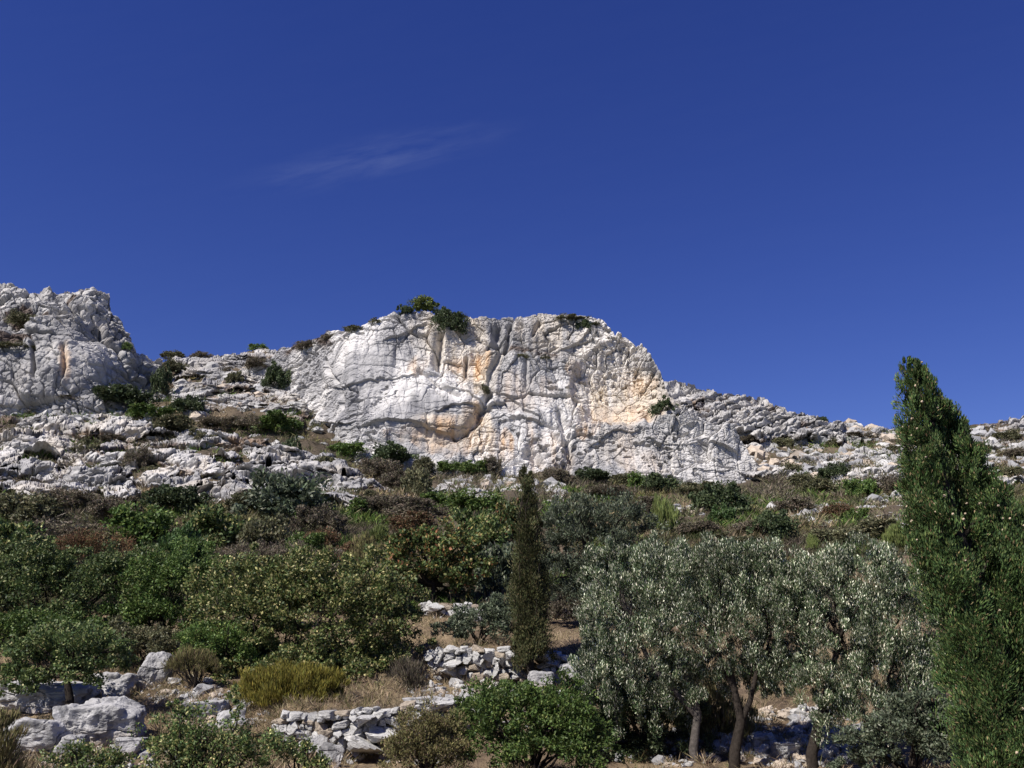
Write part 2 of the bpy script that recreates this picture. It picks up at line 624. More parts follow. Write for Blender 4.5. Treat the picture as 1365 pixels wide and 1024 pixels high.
def cliff_disp(u, s, B, px, py):
    sm = ell(px, py, 500, 490, 80, 50) + ell(px, py, 560, 545, 90, 50) + ell(px, py, 570, 600, 70, 24) + .8 * ell(px, py, 840, 545, 60, 42) + .6 * ell(px, py, 700, 560, 60, 70) + .6 * ell(px, py, 820, 620, 100, 40)
    sm = np.clip(sm, 0, 1)
    r = 1 - .78 * sm
    crest = np.clip(1 - (py - sky(px)) / 60, 0, 1)
    rt = sstep(760, 800, px) * (1 - sstep(505, 540, py)) + sstep(880, 940, px) * (1 - sstep(575, 590, py)) + .35 * sstep(455, 400, px)
    rt = np.clip(rt, 0, 1)
    d1, e1 = blocks(u + .25 * s, s - .1 * u, 7.0, 11, .75, 1.5, 1.5, .035, 1.2, .16)
    d2, e2 = blocks(u - .2 * s, s + .15 * u, 3.2, 12, .22, .75, 1.15, .03, 1.1, .10)
    d3, e3 = blocks(u, s, 1.15, 13, .07, .26, .6, .055, 1.3, .16, 0)
    d4, e4 = blocks(u + .1 * s, s, .5, 14, .06, .16, .3, .10, 1.4, .2, -.05)
    fl = noise(u * 1.5, s * .12, seed=21) * .16 + noise(u * .55, s * .06, seed=22) * .3
    D = fl * (1 - .4 * crest)
    for th, dip, sd, dp, p_, q_ in ((3.1, .07, 25, .5, s, u), (3.4, .22, 26, .32, u, s)):
        st = (p_ + dip * q_ + .4 * fbm(q_ * .12, p_ * .12, o=4, seed=sd)) / th
        lay = np.floor(st + .5)
        saw = st + .5 - lay
        ext = sstep(.26, .44, noise(q_ * .2 + lay * 7.7, lay * 3.1, seed=sd + 3))
        D = D - dp * np.exp(-np.abs((saw - .5) * th / .085)) * ext * (.35 + .65 * r) + .18 * (saw - .5) * ext
    # dark little solution holes
    hole = sstep(.36, .62, noise(u * 1.1, s * 1.5, seed=36) + .35 * noise(u * 2.6, s * 3.2, seed=37)) * sstep(.0, .3, fbm(u * .12, s * .14, o=3, seed=38) + .35 * rt)
    pit = rt * .35 * fbm(u * 1.4, s * .9, o=3, seed=33)
    D = D + r * (d1 * (.5 + .5 * crest) + d2 * (.55 + .45 * np.maximum(crest, rt))) + (.08 + .72 * r) * (d3 * (.55 + .6 * rt) + .6 * d4) + fbm(u * .5, s * .5, o=3, seed=34) * .14 + pit * .8 - .9 * hole
    return D, (e1, e2, sm)


def cliff_col(u, s, B, px, py, D, info):
    c = mixc(np.broadcast_to(PALE * 1.08, px.shape + (3,)), GREY * 1.1, sstep(-.2, .3, fbm(u * .11, s * .09, o=5, seed=50) + .35 * info[2] - .08))
    wx = px + 16 * fbm(u * .18, s * .1, o=4, seed=51)
    wy = py + 16 * fbm(u * .18 + 5, s * .1, o=4, seed=52)
    cream = np.zeros_like(px)
    for cx, cy, rx, ry, a in ((825, 530, 76, 52, 1.1), (800, 470, 60, 40, .5), (600, 455, 60, 45, .7), (640, 500, 36, 34, 1.0), (600, 578, 60, 22, 1.0), (640, 585, 26, 44, .9), (725, 450, 40, 40, .6), (830, 605, 90, 30, .35)):
        cream = np.maximum(cream, a * np.sqrt(ell(wx, wy, cx, cy, rx, ry)))
    streak = .75 + .6 * noise(u * 1.3, s * .09, seed=53)
    c = mixc(c, CREAM, cream * streak)
    org = np.zeros_like(px)
    for cx, cy, rx, ry, a in ((640, 492, 22, 22, 1.3), (612, 486, 26, 12, .8), (605, 572, 44, 14, 1.2), (634, 560, 14, 26, .9), (825, 550, 62, 26, .8), (780, 575, 20, 12, 1.3), (850, 505, 26, 14, .6), (660, 600, 34, 26, .4), (560, 592, 60, 14, .7),
                              (770, 490, 16, 14, .7), (835, 605, 20, 34, .5), (712, 598, 8, 40, .8), (735, 610, 26, 40, .45), (700, 530, 40, 26, .3), (860, 625, 40, 26, .45), (625, 600, 30, 18, .7), (682, 585, 12, 20, .9), (555, 490, 20, 16, .5)):
        org = np.maximum(org, a * np.sqrt(ell(wx, wy, cx, cy, rx, ry)))
    c = mixc(c, ORANGE, org * np.clip(.75 + .7 * noise(u * 1.2, s * .07, seed=49), .25, 1.2) * np.clip(.62 + .75 * fbm(u * .7, s * .25, o=4, seed=54), 0, 1))
    dk = sstep(.15, .6, noise(u * .8, s * .05, seed=55) * .7 + fbm(u * .2, s * .2, o=3, seed=56) * .7)
    c = mixc(c, DARK, dk * .62 * (1 - .7 * np.clip(cream, 0, 1)))
    wt = sstep(.3, .7, noise(u * 1.1, s * .06, seed=57) * .8 + .3 * fbm(u * .3, s * .3, o=3, seed=58)) * sstep(555, 590, py)
    c = mixc(c, np.array([.57, .56, .56]), wt * .6)
    bare = np.maximum(np.sqrt(ell(wx, wy, 930, 615, 110, 52)), .75 * np.sqrt(ell(wx, wy, 815, 465, 70, 44)))
    c = mixc(c, np.array([.64, .62, .60]), .62 * bare * np.clip(.75 + .5 * fbm(u * .5, s * .2, o=3, seed=59), 0, 1))
    # soil and dry grass on the ledges
    led = np.zeros_like(px)
    for pts, w in (([(660, 476), (700, 475), (742, 478)], 4), ([(440, 450), (420, 458), (395, 466)], 6)):
        q, sgn = poly_d(wx, wy, pts)
        led = np.maximum(led, np.exp(-(q / w) ** 2))
    c = mixc(c, HEATHC, led)
    return c


_ct = np.array([(250, 522), (275, 512), (320, 500), (350, 486), (380, 472), (402, 462), (885, 509), (896, 540), (925, 556), (960, 572), (990, 598), (1012, 628), (1040, 662), (1080, 668)], float)


def cliff_top(px):
    return np.where((px < 885) & (px > 402), sky(px), np.interp(px, _ct[:, 0], _ct[:, 1]))


# ---- slopes of slabs
def slope_disp(big, amp, seed, asp=1.5, sparse=0.0, small=1.0):
    def f(u, s, B, px, py):
        dip = s + .12 * u
        d1, e1 = blocks(u, dip, big, seed, amp, amp * 1.6, amp * 1.4, .06, asp, .14, .3)
        d2, e2 = blocks(u, dip, big * .42, seed + 1, amp * .42, amp * .9, amp * .8, .09, asp, .14, .3)
        d3, e3 = blocks(u, dip, big * .17, seed + 2, amp * .16 * small, amp * .3 * small, amp * .22 * small, .14, asp, .3, .3)
        low = fbm(u * .07, dip * .11, o=4, seed=seed + 3)
        D = d1 + d2 + d3 + fbm(u * .9, s * .9, o=3, seed=seed + 4) * .15 + (low - sparse) * amp * 1.6
        return D, (e1, e2, low)
    return f


def slope_col(seed, vegcut=0.0, stain=.25):
    def f(u, s, B, px, py, D, info):
        c = mixc(np.broadcast_to(PALE * .77, px.shape + (3,)), GREY * .85, sstep(-.35, .35, fbm(u * .2, s * .2, o=5, seed=seed)))
        c = mixc(c, CREAM, stain * sstep(.0, .5, fbm(u * .25, s * .2, o=3, seed=seed + 1)))
        c = mixc(c, DARK, .6 * sstep(.2, .6, fbm(u * .5, s * .3, o=4, seed=seed + 2)))
        veg = sstep(vegcut + .12, vegcut - .12, D * .35 + .45 * info[2] + .12 * fbm(u * 1.2, s * 1.2, o=3, seed=seed + 5))
        g = mixc(np.broadcast_to(SOILC * 1.15, px.shape + (3,)), HEATHC, sstep(-.2, .3, fbm(u * .3, s * .3, o=3, seed=seed + 6)))
        return mixc(c, g, veg)
    return f


def stepY(hp, seed, dip=.12, off=1.0, riser=.72, warp=9):
    """hillside broken into risers and treads that follow the bedding"""
    def f(px, py, rise):
        w = warp * fbm(px / 60., py / 26., o=4, seed=seed)
        e = py
        for n, (h, am) in enumerate(((hp, 1.0), (hp * .42, .8))):
            ph = (-py + dip * px * (1 if n == 0 else 1.4) + w * (1 if n == 0 else 1.6)) / h
            k = np.floor(ph)
            fr = ph - k
            rs = riser + .16 * (_h(k, np.floor(px / (h * 3) + k * .37), k * 0, seed + n) - .5)
            g = np.where(fr < rs, .10 * fr / rs, .10 + .90 * sstep(rs, 1.0, fr))
            e = e + h * am * (fr - g)
        return hillY(px, py + .74 * (e - py) * rise) - off * rise + 2.0 * (1 - rise)
    return f


def lin(*pts):
    p = np.array(pts, float)
    return lambda px: np.interp(px, p[:, 0], p[:, 1])


def add_rocks():
    rock_patch('rock_cliff', 'broad pale limestone cliff with orange stains rising in the middle of the hill', 'cliff', 268, 1040, cliff_top,
               lambda px: np.interp(px, FOOT[:, 0], FOOT[:, 1]) + 30, cliffY, cliff_disp, cliff_col, step=.72, sink=4, bulge=.6, ew=12, rough=5, endw=34, wallfoot=True, crest_amp=.06, seed=2, sculpt=cliff_sculpt)

    # left buttress
    def by(px, py, rise):
        return 105.5 + np.clip(540 - py, 0, 300) * .06 + (np.clip(px - 60, 0, 400) / 150) ** 2 * 10

    def bdisp(u, s, B, px, py):
        sm = np.clip(ell(px, py, 40, 490, 110, 46) + .8 * ell(px, py, 110, 500, 70, 50), 0, 1)
        r = 1 - .6 * sm
        d1, e1 = blocks(u + .3 * s, s - .1 * u, 6.0, 61, .8, 1.5, 1.5, .05, 1.1, .22)
        d2, e2 = blocks(u + .2 * s, s, 2.4, 62, .32, .8, 1.0, .06, 1.0, .25)
        d3, e3 = blocks(u, s, 1.0, 63, .12, .34, .38, .09, 1.1, .25)
        return r * (d1 + d2 + d3) + fbm(u * .8, s * .8, o=4, seed=64) * .25 + noise(u * .9, s * .12, seed=65) * .25, (e1, e2, fbm(u * .08, s * .1, o=3, seed=66))

    def bsc(px, py, B):
        wx = px + 4 * fbm(B[..., 0] * .25, B[..., 2] * .25, o=4, seed=93)
        wy = py + 4 * fbm(B[..., 0] * .25 + 9, B[..., 2] * .25, o=4, seed=94)
        d = 2.4 * ell(wx, wy, 30, 495, 110, 50, 2.4) ** .7 + 1.8 * ell(wx, wy, 110, 470, 70, 65, 2.4) ** .7 + 1.2 * ell(wx, wy, 115, 410, 32, 24)
        for pts, a, w in (([(0, 462), (40, 455), (80, 448), (92, 446)], 1.6, 14), ([(-60, 470), (0, 462)], 1.6, 14), ([(70, 430), (98, 428), (108, 445)], 1.0, 9)):
            q, s = poly_d(wx, wy, pts)
            d += np.where(s < 0, a * np.exp(-(q / w) ** 1.5), 0)
        for pts, a, w in (([(52, 478), (55, 500), (53, 516)], 1.6, 2.2), ([(88, 480), (90, 505), (86, 518)], 1.3, 2.5), ([(125, 450), (134, 462)], 1.8, 4), ([(95, 420), (104, 436)], 1.2, 2.4), ([(20, 420), (34, 440), (30, 455)], 2.0, 5)):
            q, s = poly_d(wx, wy, pts)
            d -= a * np.exp(-(q / w) ** 2)
        return d

    def bcol(u, s, B, px, py, D, info):
        c = slope_col(70, -3.0, .12)(u, s, B, px, py, D, info)
        wx = px + 8 * fbm(u * .2, s * .2, o=3, seed=71)
        c = mixc(c, ORANGE, .6 * ell(wx + 6 * fbm(u * .6, s * .6, o=3, seed=79), py, 92, 502, 8, 26))
        veg = np.maximum.reduce([ell(wx, py, 30, 428, 22, 18), ell(wx, py, 10, 468, 50, 8), ell(wx, py, 100, 408, 14, 8), ell(wx, py, 62, 438, 12, 14)])
        return mixc(c, HEATHC, sstep(.1, .5, veg + .3 * fbm(u * .6, s * .6, o=3, seed=73)))

    rock_patch('rock_buttress', 'pale craggy limestone buttress with a pointed top left of the saddle', 'cliff', -110, 222, sky, lin((-110, 570), (0, 565), (110, 565), (222, 553)), by, bdisp, bcol,
               step=.75, sink=3, bulge=.8, ew=12, rough=3, endw=8, wallfoot=True, crest_amp=.3, seed=4, sculpt=bsc)

    # blocky saddle between buttress and cliff
    rock_patch('rock_outcrop', 'broken white rock ledges in the saddle between buttress and main cliff', 'rocks', 225, 425, lambda px: sky(px) + 1, lin((225, 545), (300, 560), (425, 575)),
               stepY(16, 301, .1, 1.0), slope_disp(3.2, .35, 101, 1.5, -.15), slope_col(102, -.16), step=.75, vstep=.6, sink=1.5, bulge=.4, ew=14, rough=12, holes=.34, seed=6)
    # lower left slope of slabs
    rock_patch('rock_outcrop', 'long slope of tilted white slabs below the left buttress', 'rocks', -110, 545, lin((-110, 540), (0, 545), (110, 552), (200, 566), (300, 575), (380, 585), (440, 605), (500, 640), (545, 664)),
               lin((-110, 664), (0, 660), (120, 672), (190, 668), (290, 682), (400, 676), (470, 686), (520, 690), (545, 690)),
               stepY(32, 302, .10, .5), slope_disp(4.6, .72, 111, 1.15, -.2), slope_col(112, -.2, .4), step=.75, vstep=.55, skyedge=False, sink=2.0, bulge=.5, ew=12, rough=16, holes=.50, seed=7)
    # small ribs under the main cliff
    rock_patch('rock_outcrop', 'low white rock ribs in scrub directly below the main cliff', 'rocks', 575, 765, lin((575, 640), (620, 634), (700, 636), (765, 655)), lin((575, 672), (640, 684), (720, 690), (765, 690)),
               stepY(11, 303, .22, .5), slope_disp(3.0, .34, 121, 2.0, -.1), slope_col(122, -.12), step=.75, vstep=.5, skyedge=False, sink=2.0, bulge=.4, ew=9, rough=16, endw=14, holes=.22, seed=8)
    rock_patch('rock_outcrop', 'flat grey-white rock patch beside the pair of round dark bushes', 'rocks', 878, 950, lin((878, 676), (910, 672), (950, 676)), lin((878, 706), (950, 708)),
               stepY(9, 304, .1, .5), slope_disp(2.2, .25, 131, 2.2, -.15), slope_col(132, -.25), step=.75, vstep=.5, skyedge=False, sink=1.5, bulge=.4, ew=6, rough=9, endw=10, seed=9)
    # ridge right of the cliff
    rock_patch('rock_ridge', 'jagged grey limestone ridge descending right of the main cliff', 'rocks', 868, 1130, sky, lin((868, 600), (950, 590), (1040, 588), (1130, 592)),
               stepY(20, 305, -.3, 3.0, .8), slope_disp(3.4, .5, 141, .9, -.3), slope_col(142, -.3, .1), step=.75, vstep=.6, sink=2, bulge=1.0, ew=14, rough=14, holes=.60, seed=10)
    rock_patch('rock_ridge', 'low white rock crest on the skyline behind the tall cypress', 'rocks', 1105, 1520, sky, lin((1105, 592), (1250, 602), (1520, 600)),
               stepY(13, 306, -.15, 1.2), slope_disp(3.0, .4, 151, 1.3, -.12), slope_col(152, -.12, .1), step=.8, vstep=.6, sink=2, bulge=.5, ew=12, rough=14, holes=.32, seed=11)
    # right hand scree
    rock_patch('rock_outcrop', 'field of tumbled white rocks on the slope right of the main cliff', 'rocks', 960, 1260, lin((960, 585), (1040, 588), (1150, 592), (1260, 596)), lin((960, 640), (1060, 648), (1150, 658), (1260, 662)),
               stepY(13, 307, -.1, .6), slope_disp(2.7, .5, 161, 1.3, -.12), slope_col(162, -.16, .12), step=.75, vstep=.5, skyedge=False, sink=1.8, bulge=.4, ew=12, rough=18, holes=.48, seed=12)
    rock_patch('rock_outcrop', 'grey slabs beside the tall cypress below the tumbled rocks', 'rocks', 1140, 1250, lin((1140, 672), (1200, 658), (1250, 660)), lin((1140, 700), (1200, 712), (1250, 716)),
               stepY(13, 308, -.1, .5), slope_disp(3.0, .32, 171, 1.8, -.2), slope_col(172, -.3, .1), step=.75, vstep=.5, skyedge=False, sink=1.5, bulge=.4, ew=7, rough=10, endw=10, holes=0.30, seed=13)
    rock_patch('rock_outcrop', 'small broken rock shelf behind the rust topped bush on the right slope', 'rocks', 1055, 1135, lin((1055, 680), (1090, 670), (1135, 668)), lin((1055, 704), (1135, 704)),
               stepY(9, 309, -.1, .4), slope_disp(2.0, .25, 181, 2.0, -.1), slope_col(182, -.1, .1), step=.75, vstep=.5, skyedge=False, sink=1.5, bulge=.3, ew=6, rough=10, endw=10, holes=0.10, seed=14)
    rock_patch('rock_outcrop', 'white rocks on the slope beyond the tall cypress by the frame edge', 'rocks', 1275, 1480, lin((1275, 608), (1365, 600), (1480, 600)), lin((1275, 650), (1365, 655), (1480, 655)),
               stepY(14, 310, .1, .5), slope_disp(3.0, .45, 191, 1.4, -.12), slope_col(192, -.1, .1), step=.8, vstep=.55, skyedge=False, sink=1.8, bulge=.4, ew=10, rough=16, holes=.26, seed=15)


#FOLIAGE_BELOW

# ------------------------------------------------------------------ plants
def unit(v):
    return v / (np.linalg.norm(v, axis=-1, keepdims=True) + 1e-9)


def rnd_dirs(rng, n):
    return unit(rng.normal(size=(n, 3)))


def leaf_quads(rng, c, axis, length, width, col, fold=0.0):
    """one rhombic leaf per centre; axis = direction base to tip"""
    n = len(c)
    axis = unit(axis)
    side = unit(np.cross(axis, rnd_dirs(rng, n)))
    L = (length * rng.uniform(.7, 1.3, n))[:, None]
    Wd = (width * rng.uniform(.7, 1.3, n))[:, None]
    base = c - axis * L * .5
    v = np.stack([base, base + axis * L * .55 + side * Wd * .5, base + axis * L, base + axis * L * .55 - side * Wd * .5], 1)
    f = np.arange(n * 4).reshape(n, 4)
    cc = np.repeat(col[:, None, :], 4, 1)
    return v.reshape(-1, 3), f, cc.reshape(-1, 3)


def palette(rng, n, cols, probs, var=.25):
    k = rng.choice(len(cols), n, p=np.array(probs) / sum(probs))
    c = np.array(cols)[k]
    return np.clip(c * rng.uniform(1 - var, 1 + var, (n, 1)) * rng.uniform(.93, 1.07, (n, 3)), 0, 1)


PAL = {
    'olive': ([(.036, .062, .026), (.080, .115, .052), (.27, .30, .19), (.70, .70, .55)], [.34, .31, .19, .16]),  # pale tints: silvery leaves, plus sunlit highlights put into the leaf colour
    'wildolive': ([(.055, .072, .046), (.095, .115, .07), (.18, .20, .14)], [.48, .38, .14]),
    'fig': ([(.055, .092, .030), (.105, .145, .046), (.22, .22, .085), (.46, .42, .19)], [.38, .38, .17, .07]),
    'dome': ([(.062, .098, .030), (.12, .15, .046), (.24, .235, .09), (.50, .45, .21)], [.32, .36, .20, .12]),
    'mass': ([(.050, .080, .028), (.088, .122, .040), (.16, .18, .07), (.34, .34, .16)], [.42, .38, .16, .04]),
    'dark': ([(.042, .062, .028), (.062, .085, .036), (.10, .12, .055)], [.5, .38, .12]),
    'green': ([(.060, .105, .026), (.095, .15, .036), (.17, .21, .06)], [.45, .4, .15]),
    'bright': ([(.05, .095, .028), (.08, .13, .04), (.045, .075, .025)], [.45, .3, .25]),
    'dull': ([(.085, .09, .048), (.125, .12, .066), (.17, .155, .085)], [.45, .4, .15]),
    'heath': ([(.125, .104, .078), (.165, .138, .106), (.10, .10, .058), (.20, .175, .14)], [.4, .3, .2, .1]),
    'rust': ([(.155, .088, .055), (.125, .10, .055), (.10, .10, .042), (.24, .12, .065)], [.35, .3, .2, .15]),
    'autumn': ([(.055, .085, .026), (.095, .12, .038), (.22, .17, .06), (.26, .12, .06)], [.48, .3, .15, .07]),
    'yellow': ([(.16, .20, .06), (.12, .155, .05), (.22, .24, .09)], [.45, .35, .2]),
    'mustard': ([(.15, .135, .030), (.20, .175, .038), (.105, .105, .030), (.23, .19, .055)], [.4, .3, .2, .1]),
    'broom': ([(.14, .13, .055), (.19, .17, .08), (.10, .10, .045), (.17, .125, .085)], [.35, .3, .2, .15]),
    'cypress': ([(.030, .058, .018), (.052, .086, .025), (.10, .128, .04), (.17, .125, .065)], [.42, .36, .16, .06]),
    'browncypress': ([(.062, .070, .028), (.09, .09, .038), (.12, .10, .048), (.045, .058, .02)], [.36, .3, .14, .2]),
    'grass': ([(.30, .235, .15), (.38, .30, .20), (.22, .175, .115), (.18, .165, .08)], [.4, .3, .2, .1]),
    'pine': ([(.12, .15, .04), (.17, .19, .05), (.08, .11, .03)], [.4, .3, .3]),
}
BLADE = {'heath', 'mustard', 'broom', 'grass', 'yellow'}


def tube(pts, radii, sides=7):
    pts = np.array(pts, float)
    n = len(pts)
    tang = unit(np.gradient(pts, axis=0))
    ref = np.array([.3, .9, .1])
    a = unit(np.cross(tang, ref))
    b = np.cross(tang, a)
    th = np.linspace(0, 2 * math.pi, sides, endpoint=False)
    R = np.array(radii)[:, None, None]
    v = pts[:, None, :] + R * (np.cos(th)[None, :, None] * a[:, None, :] + np.sin(th)[None, :, None] * b[:, None, :])
    idx = np.arange(n * sides).reshape(n, sides)
    nx = np.roll(idx, -1, 1)
    f = np.stack([idx[:-1], nx[:-1], nx[1:], idx[1:]], -1).reshape(-1, 4)
    return v.reshape(-1, 3), f


def limb(rng, p, q, r0, r1, n=7, wob=.12, sides=6):
    p, q = np.array(p, float), np.array(q, float)
    t = np.linspace(0, 1, n)[:, None]
    L = np.linalg.norm(q - p)
    w = np.cumsum(rng.normal(size=(n, 3)), 0) * wob * L / n
    w -= t * w[-1]
    w[0] = 0
    pts = p + (q - p) * t + w + np.array([0, 0, 1.0]) * (np.sin(t * math.pi) * L * .05)
    rad = r0 + (r1 - r0) * t[:, 0] ** .8
    return tube(pts, rad, sides)


def cloud(rng, ells, n, tuft=.16, shell=.55, nt=None, flat=.8):
    """points of a leafy crown: tufts near the shell of each ellipsoid, leaves round every tuft.
    ells: (cx,cy,cz,rx,ry,rz). returns centres, outward directions, tuft random"""
    E = np.array(ells, float)
    wgt = (E[:, 3] * E[:, 5] + E[:, 4] * E[:, 5] + E[:, 3] * E[:, 4])
    wgt = wgt / wgt.sum()
    nt = nt or max(12, n // 90)
    k = rng.choice(len(E), nt, p=wgt)
    d = rnd_dirs(rng, nt)
    d[:, 2] = np.where(d[:, 2] < -.35, -d[:, 2], d[:, 2])
    rr = shell + (1.03 - shell) * rng.random(nt) ** .6
    rr *= 1 + .13 * rng.normal(size=nt)
    tc = E[k, :3] + d * E[k, 3:] * rr[:, None]
    ts = tuft * (E[k, 3] * E[k, 4] * E[k, 5]) ** (1 / 3) * rng.uniform(.6, 1.45, nt)
    # drop tufts deep inside another ellipsoid
    j = rng.choice(nt, n)
    off = rnd_dirs(rng, n) * (rng.random(n) ** .5)[:, None] * ts[j][:, None]
    off[:, 2] *= flat
    c = tc[j] + off
    out = unit(d[j] + .9 * off / (ts[j][:, None] + 1e-6))
    return c, out, rng.random(nt)[j], tc


def foliage(rng, ells, n, length, width, pal, style='leaf', tuft=.16, shell=.55, nt=None, var=.25, up=.25, flat=.8, tone=.25):
    c, out, tr, tc = cloud(rng, ells, n, tuft, shell, nt, flat)
    r = rnd_dirs(rng, n)
    z = np.array([0, 0, 1.0])
    if style == 'plume':      # feathery sprays: all leaves of a tuft run the same way
        ax = unit(np.stack([np.cos(tr * 97), np.sin(tr * 97), 0 * tr], -1)) * .45 + out * .45 + r * .28 + z * up
        col_k = None
    elif style == 'leaf':
        ax = out * .6 + r * .8 + z * up
    elif style == 'blade':
        ax = out * .45 + r * .35 + z * 1.0
    else:
        ax = out * .5 + r * .3 + z * up
    cols, pr = PAL[pal]
    col = palette(rng, n, cols, pr, var)
    col = col * (1 - tone + 2 * tone * tr[:, None])
    v, f, cc = leaf_quads(rng, c, ax, length, width, col)
    return v, f, cc, tc


def px_ells(lst, Y, thick=.8):
    """(px,py,rx,ry[,dY[,thick]]) in photo pixels -> ellipsoids in metres at distance Y"""
    E = []
    for e in lst:
        y = Y + (e[4] if len(e) > 4 else 0)
        th = e[5] if len(e) > 5 else thick
        c = W(e[0], e[1], y)
        s = y / F * 1.03
        rx, rz = e[2] * s, e[3] * s
        E.append((c[0], c[1], c[2], rx, th * (rx + rz) / 2, rz))
    return E


def plant(name, label, cat, lst, Y, n, length, width, pal, style='leaf', base=None, trunk=None, mat=None, group=None, seed=0, tuft=.16, shell=.55, thick=.8, branches=10, nt=None, up=.25, bark=None, part='foliage', flat=.8, bpart='branches', tone=.25):
    """a shrub or tree of its own: an empty at its foot, a leafy crown and its wood"""
    rng = np.random.default_rng(seed + 1000)
    E = np.array(px_ells(lst, Y, thick))
    if base is None:
        bx = E[:, 0].mean()
        by = E[:, 1].mean()
        bz = float(nearZ(bx, by)) if by < 40 else (E[:, 2] - E[:, 5]).min()
        base = np.array([bx, by, min(bz, E[:, 2].min())])
    base = np.array(base, float)
    root = empty(name, base)
    tag(root, label, cat, group or {'olive tree': 'olive trees', 'bush': 'leafy bushes in the foreground', 'shrub': 'dry shrubs in the foreground', 'sapling': 'saplings in front of the stones', 'cypress tree': 'cypress trees'}.get(cat))
    v, f, cc, tc = foliage(rng, E, n, length, width, pal, style, tuft, shell, nt, up=up, flat=flat, tone=tone)
    link(part, make_mesh(part, v - base, f, mat or M_LEAF, cc), root)
    wood = []
    if trunk:
        for pts, rad in trunk:
            wood.append(tube(np.array(pts) - base, rad, 9))
        starts = [np.array(p[-1]) - base for p, r in trunk]
        r0 = [r[-1] for p, r in trunk]
    else:
        starts, r0 = [np.zeros(3)], [.03 + .012 * E[:, 3].max()]
    pick = rng.choice(len(tc), min(branches, len(tc)), replace=False)
    for k in pick:
        q = tc[k] - base
        j = int(np.argmin([np.linalg.norm(q - s) for s in starts]))
        wood.append(limb(rng, starts[j], q, r0[j] * .75, .008 + .1 * r0[j], wob=.25))
    wv, wf, _ = join(wood)
    link('trunk' if trunk else bpart, make_mesh('wood', wv, wf, bark or M_BARK, smooth=True), root)
    return root


# ---- small prototypes for the far shrubs: each about 1 m in radius, standing on z=0
PROTO = {}


def proto(kind, variant):
    key = (kind, variant)
    if key in PROTO:
        return PROTO[key]
    rng = np.random.default_rng(abs(hash(kind)) % 1000 if False else sum(map(ord, kind)) * 7 + variant)
    E = [(0, 0, .35, .85, .85, .62)]
    for k in range(5):
        a = rng.uniform(0, 6.28)
        q = rng.uniform(.25, .6)
        E.append((math.cos(a) * q, math.sin(a) * q, rng.uniform(.3, .75), rng.uniform(.3, .5), rng.uniform(.3, .5), rng.uniform(.28, .45)))
    st = 'blade' if kind in BLADE else 'leaf'
    n = 6500
    ln, wd = (.115, .06) if st == 'leaf' else (.20, .03)
    if kind in ('heath', 'rust'):
        st, ln, wd, n = 'leaf', .10, .036, 9000
    v, f, cc, tc = foliage(rng, E, n, ln, wd, kind, st, tuft=.30, shell=.45, nt=90)
    v[:, 2] = np.maximum(v[:, 2], -.25)
    me = make_mesh('shrub_' + kind, v, f, M_DRY if kind in ('heath', 'broom') else M_LEAF, cc)
    PROTO[key] = me
    return me


def shrub(kind, px, py, w, h, label, cat='shrub', group=None, Y=None, name='shrub', lift=0.0):
    """far shrub: px,py = middle of its foot in the photo, w,h its size there"""
    rng = random.Random(int(px * 7 + py * 13))
    P = at(px, py) if Y is None else W(px, py, Y)
    s = P[1] / F
    me = proto(kind, rng.randrange(3))
    o = bpy.data.objects.new(name, me)
    COL.objects.link(o)
    o.location = [float(P[0]), float(P[1]), float(P[2] + lift)]
    o.scale = (w * s / 1.9, w * s / 1.9, h * s / 1.15)
    o.rotation_euler = (0, 0, rng.uniform(0, 6.28))
    tag(o, label, cat, group)
    return o


# ---- stones
def ico(sub):
    t = (1 + 5 ** .5) / 2
    v = [(-1, t, 0), (1, t, 0), (-1, -t, 0), (1, -t, 0), (0, -1, t), (0, 1, t), (0, -1, -t), (0, 1, -t), (t, 0, -1), (t, 0, 1), (-t, 0, -1), (-t, 0, 1)]
    f = [(0, 11, 5), (0, 5, 1), (0, 1, 7), (0, 7, 10), (0, 10, 11), (1, 5, 9), (5, 11, 4), (11, 10, 2), (10, 7, 6), (7, 1, 8), (3, 9, 4), (3, 4, 2), (3, 2, 6), (3, 6, 8), (3, 8, 9), (4, 9, 5), (2, 4, 11), (6, 2, 10), (8, 6, 7), (9, 8, 1)]
    v = [tuple(np.array(p) / np.linalg.norm(p)) for p in v]
    for _ in range(sub):
        mid, nf = {}, []

        def m(a, b):
            k = (min(a, b), max(a, b))
            if k not in mid:
                p = (np.array(v[a]) + np.array(v[b]))
                v.append(tuple(p / np.linalg.norm(p)))
                mid[k] = len(v) - 1
            return mid[k]
        for a, b, c in f:
            x, y, z = m(a, b), m(b, c), m(c, a)
            nf += [(a, x, z), (b, y, x), (c, z, y), (x, y, z)]
        f = nf
    return np.array(v), np.array(f)


ICO = {k: ico(k) for k in (1, 3, 5)}


def stone_shape(seed, sub=3, planes=11, boxy=True, rough=.05, dims=(1, 1, 1), k=26.0):
    """faceted stone: a ball cut by random planes"""
    rng = np.random.default_rng(seed)
    d, f = ICO[sub]
    N = rnd_dirs(rng, planes)
    h = rng.uniform(.62, .95, planes)
    if boxy:
        B = np.array([(1, 0, 0), (-1, 0, 0), (0, 1, 0), (0, -1, 0), (0, 0, 1), (0, 0, -1)], float) + rng.normal(size=(6, 3)) * .16
        N = np.concatenate([unit(B), N])
        h = np.concatenate([rng.uniform(.62, .78, 6), h])
    q = d @ N.T
    r = np.where(q > .05, h[None] / np.maximum(q, .05), 9)
    rs = np.sort(r, 1)
    rr = -np.log(np.exp(-k * r.clip(0, 3)).sum(1)) / k
    n = fbm(d[:, 0] * 2.1 + seed, d[:, 1] * 2.1, d[:, 2] * 2.1, o=5, seed=seed % 97) * rough * 2
    v = d * (rr * (1 + n))[:, None] * np.array(dims)
    return v, f


STONES = []


